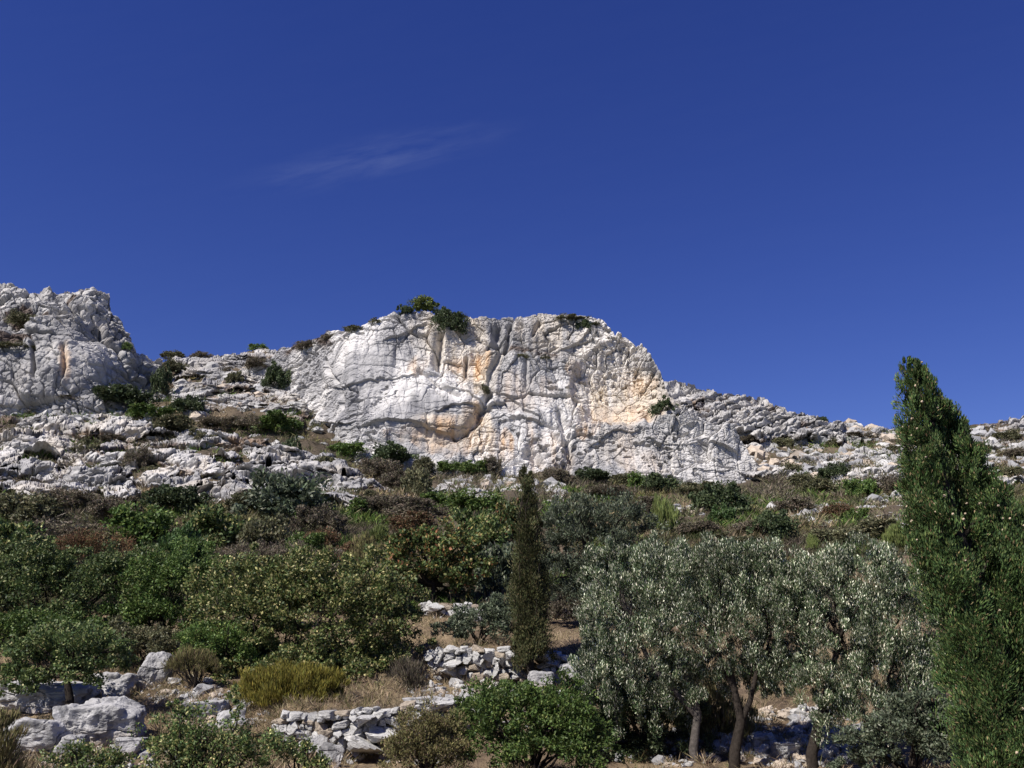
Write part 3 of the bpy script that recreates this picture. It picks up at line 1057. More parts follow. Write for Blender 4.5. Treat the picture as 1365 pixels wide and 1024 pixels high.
def stone_meshes():
    for k in range(10):
        v, f = stone_shape(500 + k, 3, 6 + k % 4 * 2, k % 3 != 1, .07)
        rng = np.random.default_rng(k)
        tone = rng.uniform(.8, 1.2)
        c = np.array([.40, .395, .385]) * tone
        if k % 5 == 3:
            c = np.array([.40, .34, .27]) * tone
        n = fbm(v[:, 0] * 2, v[:, 1] * 2, v[:, 2] * 2, o=3, seed=k)
        STONES.append(make_mesh('stone', v, f, M_STONE, np.clip(c[None] * (1 + .35 * n[:, None]), 0, 1)))


def dry_wall(label, front, rng, step_w=.40, tall=None):
    """dry stone wall: an earth core and up to 100 separate stones, built on a line of (X, Y, zbase, ztop)"""
    front = np.array(front, float)
    L = np.concatenate([[0], np.cumsum(np.hypot(np.diff(front[:, 0]), np.diff(front[:, 1])))])
    root = empty('dry_stone_wall', front[len(front) // 2][:3])
    tag(root, label, 'stone wall', 'dry stone terrace walls', kind='thing')
    base = np.array(root.location)
    # core of earth behind the stones
    ts = np.linspace(0, L[-1], 40)
    P = np.stack([np.interp(ts, L, front[:, k]) for k in range(4)], -1)
    prof = [(-.06, 0.0, -.3), (-.02, .5, 0), (.08, .93, 0), (.7, .97, 0), (.8, 0, -.3)]
    V = []
    for dy, tz, ez in prof:
        z = P[:, 2] + (P[:, 3] - P[:, 2]) * tz + ez
        V.append(np.stack([P[:, 0], P[:, 1] + .22 + dy, z], -1))
    V = np.stack(V, 1)
    V += .05 * np.stack([noise(V[..., 0] * 3, V[..., 2] * 3, seed=s) for s in (1, 2, 3)], -1)
    n, m = V.shape[:2]
    idx = np.arange(n * m).reshape(n, m)
    f = np.stack([idx[:-1, :-1], idx[1:, :-1], idx[1:, 1:], idx[:-1, 1:]], -1).reshape(-1, 4)
    link('rubble_core', make_mesh('rubble_core', V.reshape(-1, 3) - base, f, M_GROUND, np.full((n * m, 3), (.20, .16, .12))), root)
    count = 0
    z = 0.0
    spots = []
    hmax = (front[:, 3] - front[:, 2]).max()
    while z < hmax:
        ch = rng.uniform(.12, .20)
        x = rng.uniform(-.1, .1)
        while x < L[-1]:
            w = step_w * (.5 + 1.3 * rng.random() ** 1.6)
            t = x + w / 2
            zb, zt = np.interp(t, L, front[:, 2]), np.interp(t, L, front[:, 3])
            if z + ch * .6 < zt - zb:
                spots.append((t, z + ch / 2 + zb + .045 * rng.normal() + .05 * math.sin(t * 2.3 + z * 5), w, ch * rng.uniform(.8, 1.15), z + ch * 1.5 >= zt - zb))
            x += w * .96
        z += ch * .93
    spots = sorted(spots, key=lambda s: -s[2] * s[3])
    rest, spots = spots[98:], spots[:98]
    if rest:      # the smallest stones past a hundred: one part
        parts = []
        for t, zz, w, ch, cap in rest:
            v, f = stone_shape(int(rng.integers(900)), 1, 6, True, .07)
            X, Y = np.interp(t, L, front[:, 0]), np.interp(t, L, front[:, 1])
            c = np.tile(np.array([.39, .385, .375]) * rng.uniform(.8, 1.2), (len(v), 1))
            parts.append((v * np.array([w * .7, .3, ch * .72]) + np.array([X, Y + .1 + rng.uniform(-.05, .05), zz]) - base, f, c))
        v, f, c = join(parts)
        o = link('packing_stones', make_mesh('packing_stones', v, f, M_STONE, c), root)
        o['kind'] = 'stuff'
    for t, zz, w, ch, cap in spots:
        o = link('capstone' if cap else 'stone', STONES[rng.integers(len(STONES))], root)
        X, Y = np.interp(t, L, front[:, 0]), np.interp(t, L, front[:, 1])
        o.location = (X - base[0], Y + .10 + rng.uniform(-.06, .06) - base[1], zz - base[2])
        o.scale = (w * .70, .30, ch * (.72 if not cap else .82))
        o.rotation_euler = (rng.normal() * (.07 if cap else .16), rng.normal() * (.07 if cap else .14), rng.normal() * .17 + (math.pi if rng.random() < .5 else 0))
    return root


def boulder(px, py, w, h, label, seed, Y=None, name='boulder', warm=0.0, flat=1.0, dims=None, tilt=0.0):
    """px,py = middle of its foot"""
    P = at(px, py) if Y is None else W(px, py, Y)
    s = P[1] / F
    v, f = stone_shape(seed, 5, 8, True, .08, k=20.0)
    lo, hi = v.min(0), v.max(0)
    v = (v - (lo + hi) / 2) / (hi - lo)          # unit box
    rx, rz = w * s * .92, h * s * 1.12
    v = v * np.array([rx, (rx + rz) * .45, rz])
    u = v / K
    d1 = (fbm(v[:, 0] * 1.8 + seed, v[:, 1] * 1.8, v[:, 2] * 1.8, o=3, seed=3) * .04 + (.5 - np.abs(fbm(v[:, 0] * 3.5 + seed, v[:, 1] * 3.5, v[:, 2] * 4.5, o=5, seed=4))) * .035) * (rx + rz)
    crk = np.exp(-(np.abs(noise(v[:, 0] * 1.4 + seed * 3, v[:, 1] * 1.4, v[:, 2] * 3.0, seed=8)) / .03) ** 2) * .035 * (rx + rz)
    v = v + unit(v) * (d1 - crk)[:, None]
    n = fbm(v[:, 0] * 1.5 + seed, v[:, 1] * 1.5, v[:, 2] * 1.5, o=4, seed=5)
    c = np.array([.36, .355, .355])[None] * (1 + .35 * n[:, None])
    lk = (.75 * sstep(.12, .34, fbm(v[:, 0] * 3.6 + seed, v[:, 1] * 3.6, v[:, 2] * 2.2, o=5, seed=6)))[:, None]
    c = c * (1 - lk) + np.array([.135, .135, .14]) * lk
    wm = (sstep(0, -.5, v[:, 2] / rz) * (.35 + warm))[:, None]
    c = c * (1 - wm) + np.array([.38, .29, .20]) * wm
    if tilt:
        ct, st_ = math.cos(tilt), math.sin(tilt)
        v = np.stack([v[:, 0] * ct - v[:, 2] * st_, v[:, 1], v[:, 0] * st_ + v[:, 2] * ct], -1)
    v[:, 2] += rz * .36
    o = link(name, make_mesh(name, v, f, M_STONE, np.clip(c, 0, 1), smooth=False), None, [float(x) for x in P])
    tag(o, label, 'boulder', 'boulders and rocks in the foreground')
    return o


def rubble(name, label, spots, seed, n, smin, smax):
    """loose stones nobody would count: one object.  spots: (px,py,rx,ry,weight)"""
    rng = np.random.default_rng(seed)
    d, f = ICO[1]
    wt = np.array([s[4] for s in spots], float)
    parts = []
    pal = np.array([(.40, .395, .39), (.34, .335, .33), (.40, .34, .28), (.29, .29, .30)])
    for k in rng.choice(len(spots), n, p=wt / wt.sum()):
        s = spots[k]
        a, r = rng.uniform(0, 6.28), rng.random() ** .5
        px, py = s[0] + math.cos(a) * r * s[2], s[1] + math.sin(a) * r * s[3]
        if py > 1050:
            continue
        P = at(px, py)
        q = smin * (smax / smin) ** (rng.random() ** 1.8) * (P[1] / 25. if P[1] > 45 else 1)
        dims = q * rng.uniform(.6, 1.3, 3) * np.array([1.15, 1, .75])
        v = d * (1 + .22 * rng.normal(size=(len(d), 1)))
        v = v * dims
        th = rng.uniform(0, 6.28)
        v = np.stack([v[:, 0] * math.cos(th) - v[:, 1] * math.sin(th), v[:, 0] * math.sin(th) + v[:, 1] * math.cos(th), v[:, 2] + dims[2] * .35], -1)
        c = np.tile(pal[rng.integers(4)] * rng.uniform(.85, 1.15), (len(v), 1))
        parts.append((v + P, f, c))
    v, f, c = join(parts)
    o = link(name, make_mesh(name, v, f, M_STONE, c))
    tag(o, label, 'stones', kind='stuff')


def tufts(name, label, cat, pts, kinds, rng, blades, hgt, width, mat, spread=.25):
    """ground cover in one object: pts (N,3), kinds per tuft"""
    C, A, Ls, Ws, COLS = [], [], [], [], []
    n = len(pts)
    c = np.repeat(pts, blades, 0)
    hh = np.repeat(hgt * rng.uniform(.6, 1.4, n), blades)
    m = len(c)
    off = rng.normal(size=(m, 3)) * (spread * hh)[:, None] * np.array([1, 1, .25])
    ax = off * 1.4 / hh[:, None] + np.array([0, 0, .9]) + rng.normal(size=(m, 3)) * .25
    c = c + off
    c[:, 2] += hh * .45
    col = np.zeros((m, 3))
    kk = np.repeat(np.array(kinds), blades)
    for kd in set(kinds):
        sel = kk == kd
        col[sel] = palette(rng, int(sel.sum()), *PAL[kd])
    tone = np.repeat(rng.uniform(.75, 1.25, n), blades)
    col *= tone[:, None]
    v, f, cc = leaf_quads(rng, c, ax, 1.0, 1.0, col)
    # scale each blade about its centre
    vv = v.reshape(m, 4, 3)
    ctr = c[:, None, :]
    L = hh[:, None, None]
    a = unit(ax)[:, None, :]
    rel = vv - ctr
    al = (rel * a).sum(-1, keepdims=True)
    lat = rel - al * a
    vv = ctr + a * al * L + lat * np.repeat(width * rng.uniform(.7, 1.4, n), blades)[:, None, None]
    o = link(name, make_mesh(name, vv.reshape(-1, 3), f, mat, cc))
    tag(o, label, cat, kind='stuff')
    return o


def add_cover():
    rng = np.random.default_rng(31)
    # low scrub over the slope
    N = 40000
    px = rng.uniform(-200, 1640, N)
    py = rng.uniform(480, 822, N)
    topl = np.interp(px, [-60, 0, 110, 205, 225, 400, 430, 560, 760, 1010, 1030, 1120, 1365, 1430], [540, 535, 540, 535, 478, 500, 585, 615, 640, 655, 590, 575, 575, 575])
    ok = py > topl
    px, py = px[ok], py[ok]
    a, t = ray(px, py)
    Y = hillY(px, py)
    P = np.stack([a * Y, Y, t * Y], -1)
    n1 = fbm(P[:, 0] * .15, P[:, 1] * .1, o=3, seed=3)
    n2 = fbm(P[:, 0] * .3, P[:, 1] * .2, o=3, seed=14)
    kinds = np.where(n2 > .22, 'green', np.where(n2 > .0, 'dull', np.where(n1 > -.05, 'heath', np.where(n1 > -.3, 'broom', 'grass'))))
    flip = rng.random(len(px))
    kinds = np.where(flip < .22, 'dull', np.where(flip > .92, 'heath', kinds))
    keep = rng.random(len(px)) < np.where((py < 660) & (px < 600), .28, 1.0)
    P, kinds, Yk = P[keep], kinds[keep], Y[keep]
    sel = Yk < 68
    tufts('heath_scrub', 'low purple brown and olive scrub covering the lower slope', 'scrub', P[sel], list(kinds[sel]), rng, 22, .55, .045, M_DRY, .55)
    tufts('heath_scrub', 'thin low scrub and dry grass between rocks on the upper slope', 'scrub', P[~sel], list(kinds[~sel]), rng, 22, .75, .075, M_DRY, .6)
    # dry grass near the walls
    N = 9500
    px = rng.uniform(-200, 1640, N)
    py = rng.uniform(815, 1045, N)
    pts, kd = [], []
    for x, y in zip(px, py):
        p = at(x, y)
        if 790 < x < 1330 and y > 930 and rng.random() < .8:
            continue
        if fbm(np.array([p[0] * .5]), np.array([p[1] * .5]), o=3, seed=15)[0] > -.18:
            pts.append(p)
            kd.append('grass' if rng.random() < .8 else 'broom')
    tufts('dry_grass', 'straw coloured dry grass on the stony ground between walls and boulders', 'grass', np.array(pts), kd, rng, 20, .26, .012, M_DRY, .5)


def add_stonework():
    rng = np.random.default_rng(77)
    stone_meshes()

    def line(pts):
        out = []
        for px, pt, pb, Y in pts:
            p0, p1 = W(px, pb, Y), W(px, pt, Y)
            out.append((p0[0], Y, p0[2], p1[2]))
        return out
    dry_wall('long low dry stone wall in the foreground beside the mustard yellow shrub', line([(366, 948, 1008, 22.4), (420, 945, 1004, 22.3), (480, 944, 1002, 22.3), (525, 938, 1000, 22.3), (560, 932, 985, 22.5), (640, 928, 965, 22.9)]), rng, .26)
    dry_wall('higher dry stone wall left of the slim dark cypress', line([(570, 868, 905, 28.4), (600, 862, 908, 28.2), (640, 862, 910, 28.1), (700, 868, 918, 28.1)]), rng, .27)
    dry_wall('short tumbled dry stone wall right of the slim dark cypress', line([(722, 862, 918, 28.0), (750, 872, 922, 27.9), (790, 880, 925, 27.8)]), rng, .26)
    dry_wall('small uppermost dry stone wall under the bush with orange leaves', line([(558, 802, 822, 39.5), (600, 803, 824, 39.3), (640, 810, 826, 39.2)]), rng, .36)
    B = boulder
    B(143, 986, 94, 52, 'big pale flat faced boulder at the centre of the boulder group', 11, warm=.15)
    B(146, 931, 62, 32, 'pale boulder with a slanting top right behind the biggest boulder', 13)
    B(206, 914, 40, 40, 'upright rounded boulder between dry grass and the leafy tree', 14)
    B(46, 1004, 84, 42, 'wide low boulder at the left end of the boulder group', 15, warm=.2)
    B(100, 990, 34, 52, 'narrow leaning slab wedged against the biggest boulder', 16, tilt=.45)
    B(60, 944, 130, 34, 'long low rock in the shade under the leafy tree', 17)
    B(96, 1012, 46, 30, 'small pale boulder below the leaning slab', 18, warm=.1)
    B(172, 1006, 40, 20, 'tan rock lying on the bare soil below the biggest boulder', 19, warm=.5)
    B(275, 962, 56, 26, 'pale broken rock behind the leafy sapling', 20)
    B(310, 972, 44, 26, 'white rock between the sapling and the long low wall', 21)
    B(440, 1022, 40, 30, 'smooth grey boulder at the foot of the long low wall', 22)
    B(572, 946, 74, 15, 'long grey slab lying on the end of the long low wall', 23, Y=22.7)
    B(762, 905, 32, 20, 'dark shaded stone beside the slim cypress trunk', 24, Y=27.0)
    B(722, 913, 36, 18, 'white block at the foot of the slim cypress', 25, Y=26.6)
    B(1020, 1000, 34, 20, 'white stone seen between the two right hand olive trunks', 26)
    B(1046, 1012, 42, 22, 'pale flat stone beside the right hand olive trunk', 27)
    rubble('rubble', 'loose pale stones strewn round the walls and boulders', [(620, 925, 70, 14, 3), (520, 1005, 110, 16, 2), (760, 925, 60, 18, 3), (290, 950, 70, 30, 4), (240, 920, 60, 20, 1.2), (130, 1008, 120, 24, 3), (1060, 985, 110, 40, 11), (880, 1000, 90, 24, 2), (620, 820, 70, 8, 1), (700, 955, 80, 20, 1)], 5, 1500, .04, .18)
    rubble('rubble', 'small white rocks scattered over the upper slope between shrubs', [(150, 560, 160, 14, 2), (300, 600, 240, 45, 1.2), (330, 520, 90, 35, 2), (660, 655, 90, 18, 2), (1120, 615, 130, 32, 7), (1060, 580, 110, 18, 2), (1330, 610, 70, 35, 3), (1190, 690, 60, 25, 2), (1080, 690, 60, 18, 1.5), (915, 690, 40, 12, 1)], 6, 2300, .05, .25)


def add_trees():
    # --- tall cypress at the edge
    Y = 14.5
    L = [(1217, 502, 14, 26), (1222, 540, 19, 46), (1226, 600, 21, 58), (1235, 670, 24, 68), (1248, 740, 27, 70), (1270, 810, 30, 75), (1295, 885, 33, 80), (1320, 960, 38, 80), (1340, 1035, 46, 80),
         (1233, 520, 12, 26, .2), (1250, 560, 17, 42, .24), (1268, 605, 21, 54, .30), (1288, 655, 25, 62, .30), (1306, 715, 32, 70, .30), (1330, 785, 38, 80, .30), (1358, 860, 44, 90, .30), (1384, 940, 48, 90, .30), (1404, 1015, 54, 90, .30),
         (1300, 622, 15, 40, .3), (1320, 668, 20, 44, .32), (1280, 585, 12, 34, .3),
         (1340, 712, 22, 48, .5), (1362, 745, 28, 58, .5), (1392, 795, 36, 70, .5), (1415, 870, 42, 80, .5), (1442, 955, 44, 90, .5), (1460, 1030, 50, 90, .5)]
    base = W(1400, 1024, Y)
    base[2] = -3.05
    rng = np.random.default_rng(3)
    E = np.array(px_ells(L, Y, .9))
    # many small upright flames round the body
    v, f, cc, tc = foliage(rng, E * np.array([1, 1, 1, 1.12, 1.1, 1.04]), 240000, .062, .016, 'cypress', 'plume', tuft=.17, shell=.6, nt=2400, up=.75, flat=2.0, var=.35, tone=.42)
    root = empty('tall_cypress', base)
    tag(root, 'tall green cypress leaning at the frame edge, dotted with pale cones', 'cypress tree', 'cypress trees')
    link('crown', make_mesh('crown', v - base, f, M_NEEDLE, cc), root)
    v2, f2, c2, tc2 = foliage(rng, E * np.array([1, 1, 1, .85, .85, .95]), 70000, .075, .024, 'cypress', 'plume', tuft=.4, shell=.1, nt=620, up=1.0, flat=1.5)
    link('inner_sprays', make_mesh('inner_sprays', v2 - base, f2, M_NEEDLE, c2), root)
    wood = [tube(np.array([base + (0, 0, -.2), W(1385, 1000, Y), W(1340, 900, Y), W(1285, 740, Y), W(1245, 600, Y), W(1222, 500, Y)]) - base, [.22, .20, .16, .11, .07, .03], 9)]
    for k in range(24):
        q = tc[rng.integers(len(tc))]
        p = np.array([np.interp(q[2] - .7, [-3, 0, 4.5], [W(1385, 1000, Y)[0], W(1310, 820, Y)[0], W(1225, 500, Y)[0]]), Y, q[2] - .7])
        wood.append(limb(rng, p - base, q - base, .035, .01, wob=.1))
    wv, wf, _ = join(wood)
    link('trunk', make_mesh('trunk', wv, wf, M_BARK, smooth=True), root)
    dv, df = ICO[1]
    cone = make_mesh('seed_cone', dv * (1 + .12 * rng.normal(size=(len(dv), 1))) * .021, df, M_CONE, smooth=True)
    front = tc[(tc[:, 1] < Y + .25)]
    n = 0
    for q in front[rng.permutation(len(front))]:
        pyy = 512 - F * math.tan(math.atan2(q[2], q[1]) - PITCH)
        if rng.random() > (1.0 if pyy < 720 else .45):
            continue
        e = E[np.argmin(np.linalg.norm((E[:, :3] - q) / E[:, 3:], axis=1))]
        d = unit((q - e[:3]) / e[3:])
        if d[1] > .1:
            continue
        o = link('seed_cone', cone, root)
        o.location = (q + unit(d * np.array([1, 1.3, .6])) * .055 + rng.normal(size=3) * .02 - base).tolist()
        o.scale = [rng.uniform(.75, 1.25)] * 3
        n += 1
        if n >= 80:
            break

    # --- slim cypress
    Y = 27.3
    L = [(703, 645, 8, 26), (704, 680, 11, 34), (706, 720, 14, 40), (706, 765, 19, 46), (706, 812, 22, 48), (707, 855, 23, 40), (698, 870, 12, 26), (718, 800, 12, 40), (694, 790, 10, 40), (707, 878, 24, 28), (700, 730, 10, 26), (713, 700, 8, 24)]
    b = W(707, 905, Y)
    b[2] = float(nearZ(b[0], b[1]))
    root = plant('slim_cypress', 'slim brownish green cypress standing in front of the higher stone wall', 'cypress tree', L, Y, 60000, .09, .025, 'browncypress', 'plume', base=b,
                 trunk=[([b + (0, 0, -.2), W(707, 860, Y), W(705, 760, Y), W(704, 650, Y)], [.11, .10, .06, .02])], mat=M_NEEDLE, seed=5, tuft=.30, shell=.5, thick=1.0, branches=26, nt=420, tone=.4, up=.8, part='crown', flat=1.5)

    # --- olives
    def wd(px, py, Y):
        return W(px, py, Y)
    Y = 20.5
    b = wd(932, 1024, Y)
    b[2] = float(nearZ(b[0], b[1]))
    plant('olive_tree', 'broad olive tree with silvery leaves and a grey trunk, nearest the slim cypress', 'olive tree',
          [(850, 800, 74, 58), (808, 765, 34, 42), (880, 765, 50, 46), (905, 830, 60, 66), (845, 880, 70, 52), (800, 840, 34, 50), (880, 915, 64, 42, .3), (825, 930, 56, 48, .3), (795, 895, 34, 50), (880, 960, 50, 44, .5), (915, 925, 34, 36, .5), (815, 760, 30, 34)], Y, 120000, .072, .017, 'olive', 'leaf', base=b,
          trunk=[([b + (0, 0, -.2), wd(924, 1000, Y), wd(930, 950, Y), wd(915, 900, Y), wd(890, 840, Y)], [.12, .10, .085, .07, .05]), ([wd(930, 955, Y), wd(870, 890, Y), wd(840, 830, Y)], [.08, .06, .04])],
          mat=M_OLIVE, seed=21, tuft=.17, shell=.45, branches=30, nt=620, bark=M_BARK_GREY, part='crown', up=1.15, flat=1.25, tone=.5)
    b = wd(978, 1030, Y - .3)
    b[2] = float(nearZ(b[0], b[1]))
    plant('olive_tree', 'olive tree with a dark forked trunk standing in the middle of the three', 'olive tree',
          [(955, 775, 54, 52), (1000, 775, 46, 52), (1020, 830, 60, 64), (960, 850, 60, 60), (1010, 895, 50, 36), (1030, 785, 36, 46), (935, 915, 40, 44, .4), (970, 748, 28, 28), (1005, 740, 26, 24), (1040, 900, 50, 44, .5), (1000, 920, 40, 26, .5)], Y - .3, 100000, .072, .017, 'olive', 'leaf', base=b,
          trunk=[([b + (0, 0, -.2), wd(980, 1000, Y - .3), wd(988, 960, Y - .3), wd(978, 915, Y - .3), wd(972, 880, Y - .3)], [.13, .12, .10, .07, .05]), ([wd(986, 965, Y - .3), wd(1000, 935, Y - .3), wd(1012, 880, Y - .3)], [.08, .06, .04]), ([wd(978, 920, Y - .3), wd(965, 890, Y - .3), wd(950, 850, Y - .3)], [.06, .05, .03])],
          mat=M_OLIVE, seed=22, tuft=.17, shell=.45, branches=28, nt=560, part='crown', up=1.15, flat=1.25, tone=.5)
    b = wd(1084, 1024, Y - .6)
    b[2] = float(nearZ(b[0], b[1]))
    plant('olive_tree', 'wide olive tree with silvery leaves beside the tall leaning cypress', 'olive tree',
          [(1110, 800, 62, 62), (1160, 785, 60, 60), (1050, 790, 40, 54), (1250, 900, 36, 60), (1200, 840, 56, 66), (1120, 870, 70, 66), (1185, 915, 70, 60), (1060, 850, 44, 64), (1080, 920, 48, 46), (1235, 930, 44, 70), (1215, 790, 34, 44), (1150, 960, 66, 46), (1110, 950, 40, 30), (1120, 755, 28, 28), (1215, 975, 54, 44), (1175, 750, 30, 24)], Y - .6, 150000, .072, .017, 'olive', 'leaf', base=b,
          trunk=[([b + (0, 0, -.2), wd(1082, 1005, Y - .6), wd(1090, 970, Y - .6), wd(1105, 910, Y - .6), wd(1120, 850, Y - .6)], [.13, .12, .10, .07, .05]), ([wd(1092, 965, Y - .6), wd(1150, 900, Y - .6), wd(1190, 850, Y - .6)], [.08, .06, .04])],
          mat=M_OLIVE, seed=23, tuft=.16, shell=.45, branches=30, nt=760, part='crown', up=1.15, flat=1.25, tone=.5)
    # dark wild olive behind the slim cypress
    Y = 36
    b = W(790, 835, Y)
    plant('wild_olive_tree', 'dark grey green wild olive rising behind the slim cypress and olives', 'olive tree',
          [(790, 740, 62, 70), (830, 705, 44, 44), (760, 710, 40, 48), (845, 760, 44, 60), (750, 780, 40, 46), (800, 800, 60, 40), (745, 740, 24, 40)], Y, 30000, .15, .045, 'wildolive', 'leaf', base=b, seed=24,
          trunk=[([b + (0, 0, -.3), W(792, 800, Y), W(800, 760, Y)], [.2, .17, .11])], tuft=.21, shell=.5, branches=18, nt=320, part='crown', up=.5)
    # leafy little tree by the boulders
    Y = 23.5
    b = W(94, 950, Y)
    plant('small_tree', 'small leafy tree with a dark trunk shading the boulders', 'tree', [(90, 870, 66, 34), (40, 885, 46, 34), (140, 875, 36, 30), (30, 915, 34, 24), (85, 900, 60, 26)], Y, 15000, .085, .05, 'mass', base=b, seed=31,
          trunk=[([b + (0, 0, -.2), W(93, 930, Y), W(88, 900, Y)], [.12, .10, .07])], tuft=.26, shell=.45, branches=20, nt=170, part='crown')
    b = W(575, 815, 41)
    plant('bushy_tree', 'dense dark green bushy tree tinged with orange leaves above the uppermost wall', 'tree', [(560, 750, 50, 46), (600, 745, 44, 46), (530, 745, 26, 40), (630, 765, 26, 40), (575, 785, 60, 26)], 41.0, 17000, .17, .095, 'autumn', base=b, seed=32,
          trunk=[([b + (0, 0, -.3), W(578, 780, 41)], [.16, .1])], tuft=.22, shell=.5, branches=14, nt=200, part='crown')
    # pine on the cliff top
    P = W(568, 416, float(cliffY(np.array([568.]), np.array([416.]), 0)[0]) + .6)
    plant('pine_tree', 'small round topped pine alone on the cliff crest', 'pine tree', [(567, 405, 17, 12), (557, 411, 13, 8), (578, 412, 13, 9), (567, 413, 16, 7)], P[1], 5000, .26, .12, 'pine', base=P, seed=33, trunk=[([P + (0, 0, -.5), W(568, 408, P[1])], [.12, .07])], tuft=.36, shell=.4, branches=5, nt=60, part='crown')


def add_near_shrubs():
    S = plant
    S('fig_bush', 'largest round bush with pale speckled leaves behind the long low wall', 'bush', [(410, 835, 130, 78), (330, 800, 80, 60), (470, 800, 80, 60), (505, 860, 62, 62), (390, 780, 80, 44), (340, 870, 70, 54), (410, 890, 110, 46), (480, 905, 70, 34), (330, 895, 60, 30), (400, 905, 120, 34, -1.2), (310, 880, 50, 40, -.8)], 28.4, 86000, .105, .055, 'dome', seed=41, tuft=.16, shell=.6, branches=30, nt=800)
    S('fig_bush', 'tall dark leafy bush mass above the small tree by the boulders', 'bush', [(60, 810, 100, 62), (150, 800, 90, 56), (20, 770, 80, 50), (110, 770, 80, 40), (-40, 830, 60, 70), (60, 860, 100, 40), (150, 850, 80, 40)], 30.5, 56000, .11, .057, 'mass', seed=42, tuft=.17, shell=.6, branches=30, nt=420)
    S('fig_bush', 'green speckled bush left of the largest round bush', 'bush', [(215, 800, 60, 58), (250, 770, 60, 44), (180, 830, 44, 40), (225, 845, 60, 40)], 30, 24000, .095, .045, 'green', seed=43, tuft=.2, shell=.6, branches=20, nt=220)
    S('mastic_bush', 'dense bright green mastic bush filling the ground left of the olives', 'bush', [(700, 985, 76, 62), (650, 975, 44, 50), (750, 975, 50, 56), (690, 950, 60, 34), (740, 1010, 70, 50)], 19.0, 34000, .075, .032, 'green', seed=44, tuft=.2, shell=.65, branches=24, nt=420)
    S('mastic_bush', 'dark bush added to fill out the gloom under the olive crowns', 'bush', [(830, 985, 64, 62), (885, 995, 50, 60), (850, 945, 60, 46), (800, 1000, 50, 50), (915, 960, 30, 46)], 21.6, 36000, .08, .035, 'dark', seed=45, tuft=.22, shell=.6, branches=12, nt=150)  # added dark foliage standing in for the deep shade below the crowns
    S('mustard_shrub', 'dome of mustard yellow shrub behind the long low wall', 'shrub', [(390, 924, 58, 30), (350, 922, 34, 26), (425, 922, 34, 26)], 24.0, 26000, .14, .016, 'mustard', 'blade', seed=46, tuft=.24, shell=.55, branches=14, nt=260, mat=M_DRY)
    S('broom_shrub', 'yellowish brown dry shrub between the long low wall and the mastic bush', 'shrub', [(568, 990, 42, 42), (545, 1010, 34, 34), (590, 1010, 34, 34)], 18.5, 22000, .055, .02, 'broom', 'leaf', seed=47, tuft=.28, shell=.5, branches=18, nt=190, up=.6, mat=M_DRY)
    S('terrace_bush', 'low leafy green bush growing on top of the higher stone wall', 'bush', [(640, 838, 46, 30), (670, 830, 34, 32), (605, 842, 30, 20)], 29.8, 13000, .10, .045, 'wildolive', seed=48, tuft=.24, shell=.5, branches=12, nt=150)
    S('sapling', 'thin branched sapling with small green leaves in front of the stones', 'sapling', [(250, 985, 46, 44), (215, 1005, 36, 40), (290, 1000, 56, 40), (340, 1010, 40, 34), (310, 950, 14, 26), (235, 950, 12, 24), (265, 1030, 90, 34)], 16.5, 9500, .062, .032, 'fig', seed=49, tuft=.30, shell=.3, branches=44, nt=190)
    S('sapling', 'small sparse sapling below the boulder group', 'sapling', [(120, 1016, 40, 26), (90, 1024, 30, 22), (150, 1022, 30, 20)], 16.2, 3000, .06, .03, 'fig', seed=50, tuft=.35, shell=.3, branches=24, nt=70)
    S('sapling', 'leafy twigs poking up before the left end of the long low wall', 'sapling', [(395, 1010, 26, 26), (425, 1022, 22, 18)], 16.8, 1700, .06, .03, 'fig', seed=51, tuft=.35, shell=.3, branches=18, nt=50)
    S('broom_shrub', 'golden brown grassy shrub at the frame edge beside the wide low boulder', 'shrub', [(0, 990, 24, 34), (-10, 1020, 36, 34)], 18.5, 4200, .18, .016, 'broom', 'blade', seed=52, tuft=.35, shell=.4, branches=10, nt=60, mat=M_DRY)
    S('broom_shrub', 'sunlit yellow green broom seen between the olive trunks', 'shrub', [(955, 970, 36, 52), (990, 1000, 34, 40), (920, 975, 22, 40)], 22.8, 12000, .20, .02, 'broom', 'blade', seed=53, tuft=.32, shell=.4, branches=14, nt=120, mat=M_DRY)
    S('mastic_bush', 'shaded bush at the foot of the tall leaning cypress', 'bush', [(1200, 995, 66, 42), (1255, 1005, 46, 48), (1155, 1014, 40, 28), (1230, 965, 40, 40)], 18.4, 22000, .08, .03, 'wildolive', seed=54, tuft=.24, shell=.5, branches=14, nt=140)
    S('kermes_bush', 'low dark prickly bush at the left foot of the largest round bush', 'bush', [(285, 862, 46, 28), (320, 880, 30, 20)], 27.2, 9000, .085, .04, 'green', seed=61, tuft=.26, shell=.5, branches=12, nt=120)
    S('kermes_bush', 'dull olive bush filling the gap under the green speckled bush', 'bush', [(190, 868, 50, 26), (160, 855, 36, 24), (225, 862, 30, 20)], 27.6, 11000, .085, .04, 'dull', seed=62, tuft=.26, shell=.5, branches=12, nt=130)
    S('kermes_bush', 'dark green thicket at the frame edge behind the small leafy tree', 'bush', [(10, 860, 60, 36), (60, 850, 46, 34), (115, 848, 40, 30)], 27.8, 15000, .09, .045, 'green', seed=63, tuft=.24, shell=.5, branches=14, nt=170)
    S('heath_shrub', 'reddish brown twiggy shrub rising between the leafy bushes left of centre', 'shrub', [(130, 735, 50, 26), (90, 742, 40, 22)], 36, 9000, .12, .03, 'rust', seed=64, tuft=.3, shell=.45, branches=12, nt=110, mat=M_DRY)
    S('heath_shrub', 'grey mauve twiggy shrub behind the top of the largest round bush', 'shrub', [(395, 752, 60, 24), (340, 750, 40, 24)], 35, 10000, .12, .03, 'heath', seed=65, tuft=.3, shell=.45, branches=12, nt=110, mat=M_DRY)
